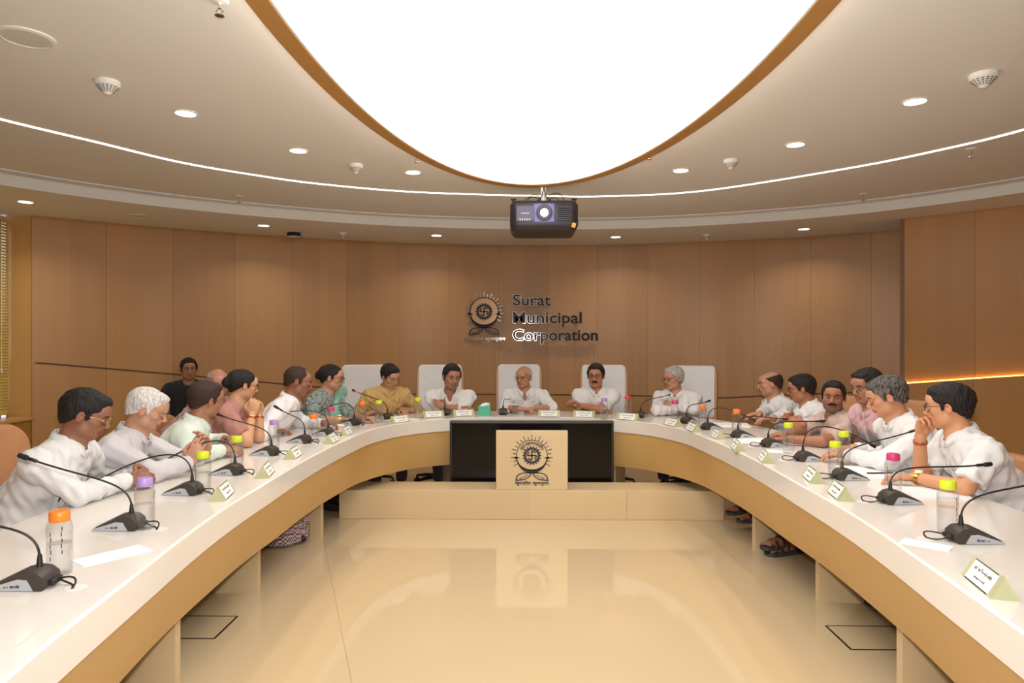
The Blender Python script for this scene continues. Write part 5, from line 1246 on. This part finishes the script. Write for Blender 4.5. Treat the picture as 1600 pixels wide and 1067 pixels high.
sc_(17, lab='person in a rose shirt almost hidden behind the man with greying hair', head=(1354, 604), D=4.38, yaw=200, facing=192, pitch=.15, skin=(160, 110, 86), top='rose', sleeve='half', hair='full', hcol='black', h=.005,
    LE=PZ(1362, 690, .79), LH=hd(1322, 684, .79, fd=(-.95, .1, 0)), RH=hd(1318, 680, .80, fd=(-.95, -.1, 0)), extras=('band_L',), wide=.95)
sc_(18, lab='person in a white shirt with greying dark hair reading, second nearest on the right', head=(1385, 620), D=3.84, yaw=160, facing=182, pitch=.32, skin=(196, 140, 104), top='white', hair='full', hcol='salt', h=.0044, eyes='down',
    LE=PZ(1384, 722, .80), LH=hd(1322, 710, .80, fd=(-.9, .3, 0)), RH=hd(1332, 700, .80, fd=(-.9, -.2, 0)))
sc_(19, lab='person in short-sleeved white and glasses with a hand at the mouth, nearest right', head=(1482, 635), D=3.3, hs=.92, yaw=143, facing=172, pitch=.10, skin=(202, 144, 106), top='white', sleeve='half', hair='full', hcol='black', glasses='frame', h=.0042, belly=.05, wide=1.05,
    LE=PZ(1508, 762, .79), LH=hd(1428, 746, .795, fd=(-.95, .25, 0), curl=.5), RE=PZ(1438, 739, .79), RH=hd(1438, 682, 0, D=3.38, fd=(.05, -.1, 1), pn=(.3, -.9, 0), curl=1.0), extras=('watch_L', 'band_R'))

# clothing extras: pocket with pens, scarf, pocket square
def on_shirt(pe, t, side, out=.5):
    c0 = pe['at'](t) - pe['O'] + pe['r'] * side; h_ = pe['bvh'].ray_cast(c0 + pe['tf'] * out, -pe['tf']); return h_[0] if h_[0] else c0 + pe['tf'] * .13
pe = PE[1]; p = on_shirt(pe, .70, .07)
for dx in (-.012, .008):
    mb = MB(); q = p + pe['r'] * dx + pe['tf'] * .006; mb.tube([q + pe['sp'] * -.05, q + pe['sp'] * .012], .0042, 8); pen = mb.build('pocket_pen', M['black'], pe['root'], smooth=.6)
mb = MB(); A_ = [on_shirt(pe, .70, .07 + d) + pe['tf'] * .004 for d in (-.04, -.02, 0, .02, .04)]; B_ = [on_shirt(pe, .50, .07 + d) + pe['tf'] * .004 for d in (-.04, -.02, 0, .02, .04)]; mb.strip(A_, B_); o = mb.build('pocket', CL['stripe'], pe['shirt']); sm = o.modifiers.new('t', 'SOLIDIFY'); sm.thickness = .002
pe = PE[13]; p = on_shirt(pe, .78, -.09); mb = MB(); mb.box(p + pe['tf'] * .006, (.05, .01, .02), Matrix.Rotation(.3, 3, 'Y')); mb.build('pocket_emblem', CL['maroon'], pe['shirt'])
# teal scarf over the far shoulder and chest of the patterned blouse
pe = PE[8]; F_ = Field(tuple(pe['P'] - Vector((.35, .35, .02))), tuple(pe['S'] + Vector((.35, .35, .15))), .0075); sp, tf, r, S_, at = pe['sp'], pe['tf'], pe['r'], pe['S'], pe['at']
ShL = S_ - r * .15; P_ = [ShL + sp * .03 - tf * .06, ShL + sp * .06 + tf * .02, at(.80, .14) - r * .10, at(.6, .19) - r * .07, at(.4, .19) - r * .05, at(.22, .20) - r * .03]
for i in range(len(P_) - 1):
    for o_ in (-.05, 0, .05): F_.cone(P_[i] + r * o_, P_[i + 1] + r * o_ * 1.4, .032, .036, .03)
F_.folds(.008, .05, 3, 7, .3); V, Q = F_.mesh(1); link('scarf', raw_mesh('scarf', (V - np.array(pe['O'])), Q), CL['teal'], pe['root'], True)
# grey waistcoat of the half hidden person
pe = PE[17]; F_ = Field(tuple(pe['P'] - Vector((.35, .35, .1))), tuple(pe['S'] + Vector((.35, .35, .15))), .008); TM = np.array(Matrix((pe['r'], pe['tf'], pe['sp'])).transposed()); at = pe['at']
F_.ell(at(.32, .02), (.172, .155, .17), TM, .06); F_.ell(at(.70, .008), (.178, .122, .17), TM, .06); V, Q = F_.mesh(1); link('waistcoat', raw_mesh('waistcoat', (V - np.array(pe['O'])), Q), CL['grey'], pe['root'], True)

# ------------------------------------------------------------------ chairs
def back_to(px, D, a): 
    p = PD(px, 600, D); return p.x, p.y
def chair_px(kind, px, D, a, lab):
    a = math.radians(a); p = PD(px, 600, D); x, y = p.x + .33 * math.cos(a), p.y + .33 * math.sin(a); return chair(kind, x, y, a, lab)
chair_px('high', 569, 7.2, 282, 'tan chair with a white cover behind the person in the yellow shirt')
chair_px('high', 688, 7.2, 275, 'tan chair with a white cover behind the young person with crossed forearms')
chair_px('high', 811, 7.35, 270, 'tan chair with a white cover in the middle of the head table')
chair_px('high', 943, 7.15, 265, 'tan chair with a white cover behind the person with the black moustache')
chair_px('high', 1082, 6.95, 250, 'rightmost tan chair with a white cover, behind the elderly person with folded arms')
for i, s in ((1, 'behind the striped white shirt'), (2, 'behind the pale grey shirt'), (3, 'under the person in mint'), (6, 'under the person in dusty pink'), (7, 'under the balding person in plain white'), (8, 'under the person with the teal scarf'),
             (14, 'under the bald person in profile on the right'), (15, 'under the dark haired person in profile on the right'), (16, 'behind the pale pink shirt'), (17, 'behind the half hidden person in rose'), (18, 'behind the person with greying hair'), (19, 'behind the person with a hand at the mouth'),
             (4, 'against the left wall under the person in black'), (5, 'under the bald person with the white moustache')):
    pe = PE[i]; a = math.atan2(pe['f'].y, pe['f'].x); chair('low' if i in (1, 2, 16, 19) else 'short', pe['P'].x - pe['f'].x * .03, pe['P'].y - pe['f'].y * .03, a, 'tan leather chair ' + s)
chair('low', -2.05, 2.36, .05, 'empty tan leather chair at the left edge of the photo')
chair('low', 2.2, 2.62, PI + .1, 'empty tan leather chair at the right edge of the photo')
pp = PD(1331, 640, 5.35); chair('low', pp.x - .3, pp.y - .02, PI + .35, 'tan leather chair standing empty behind the pale pink shirt')
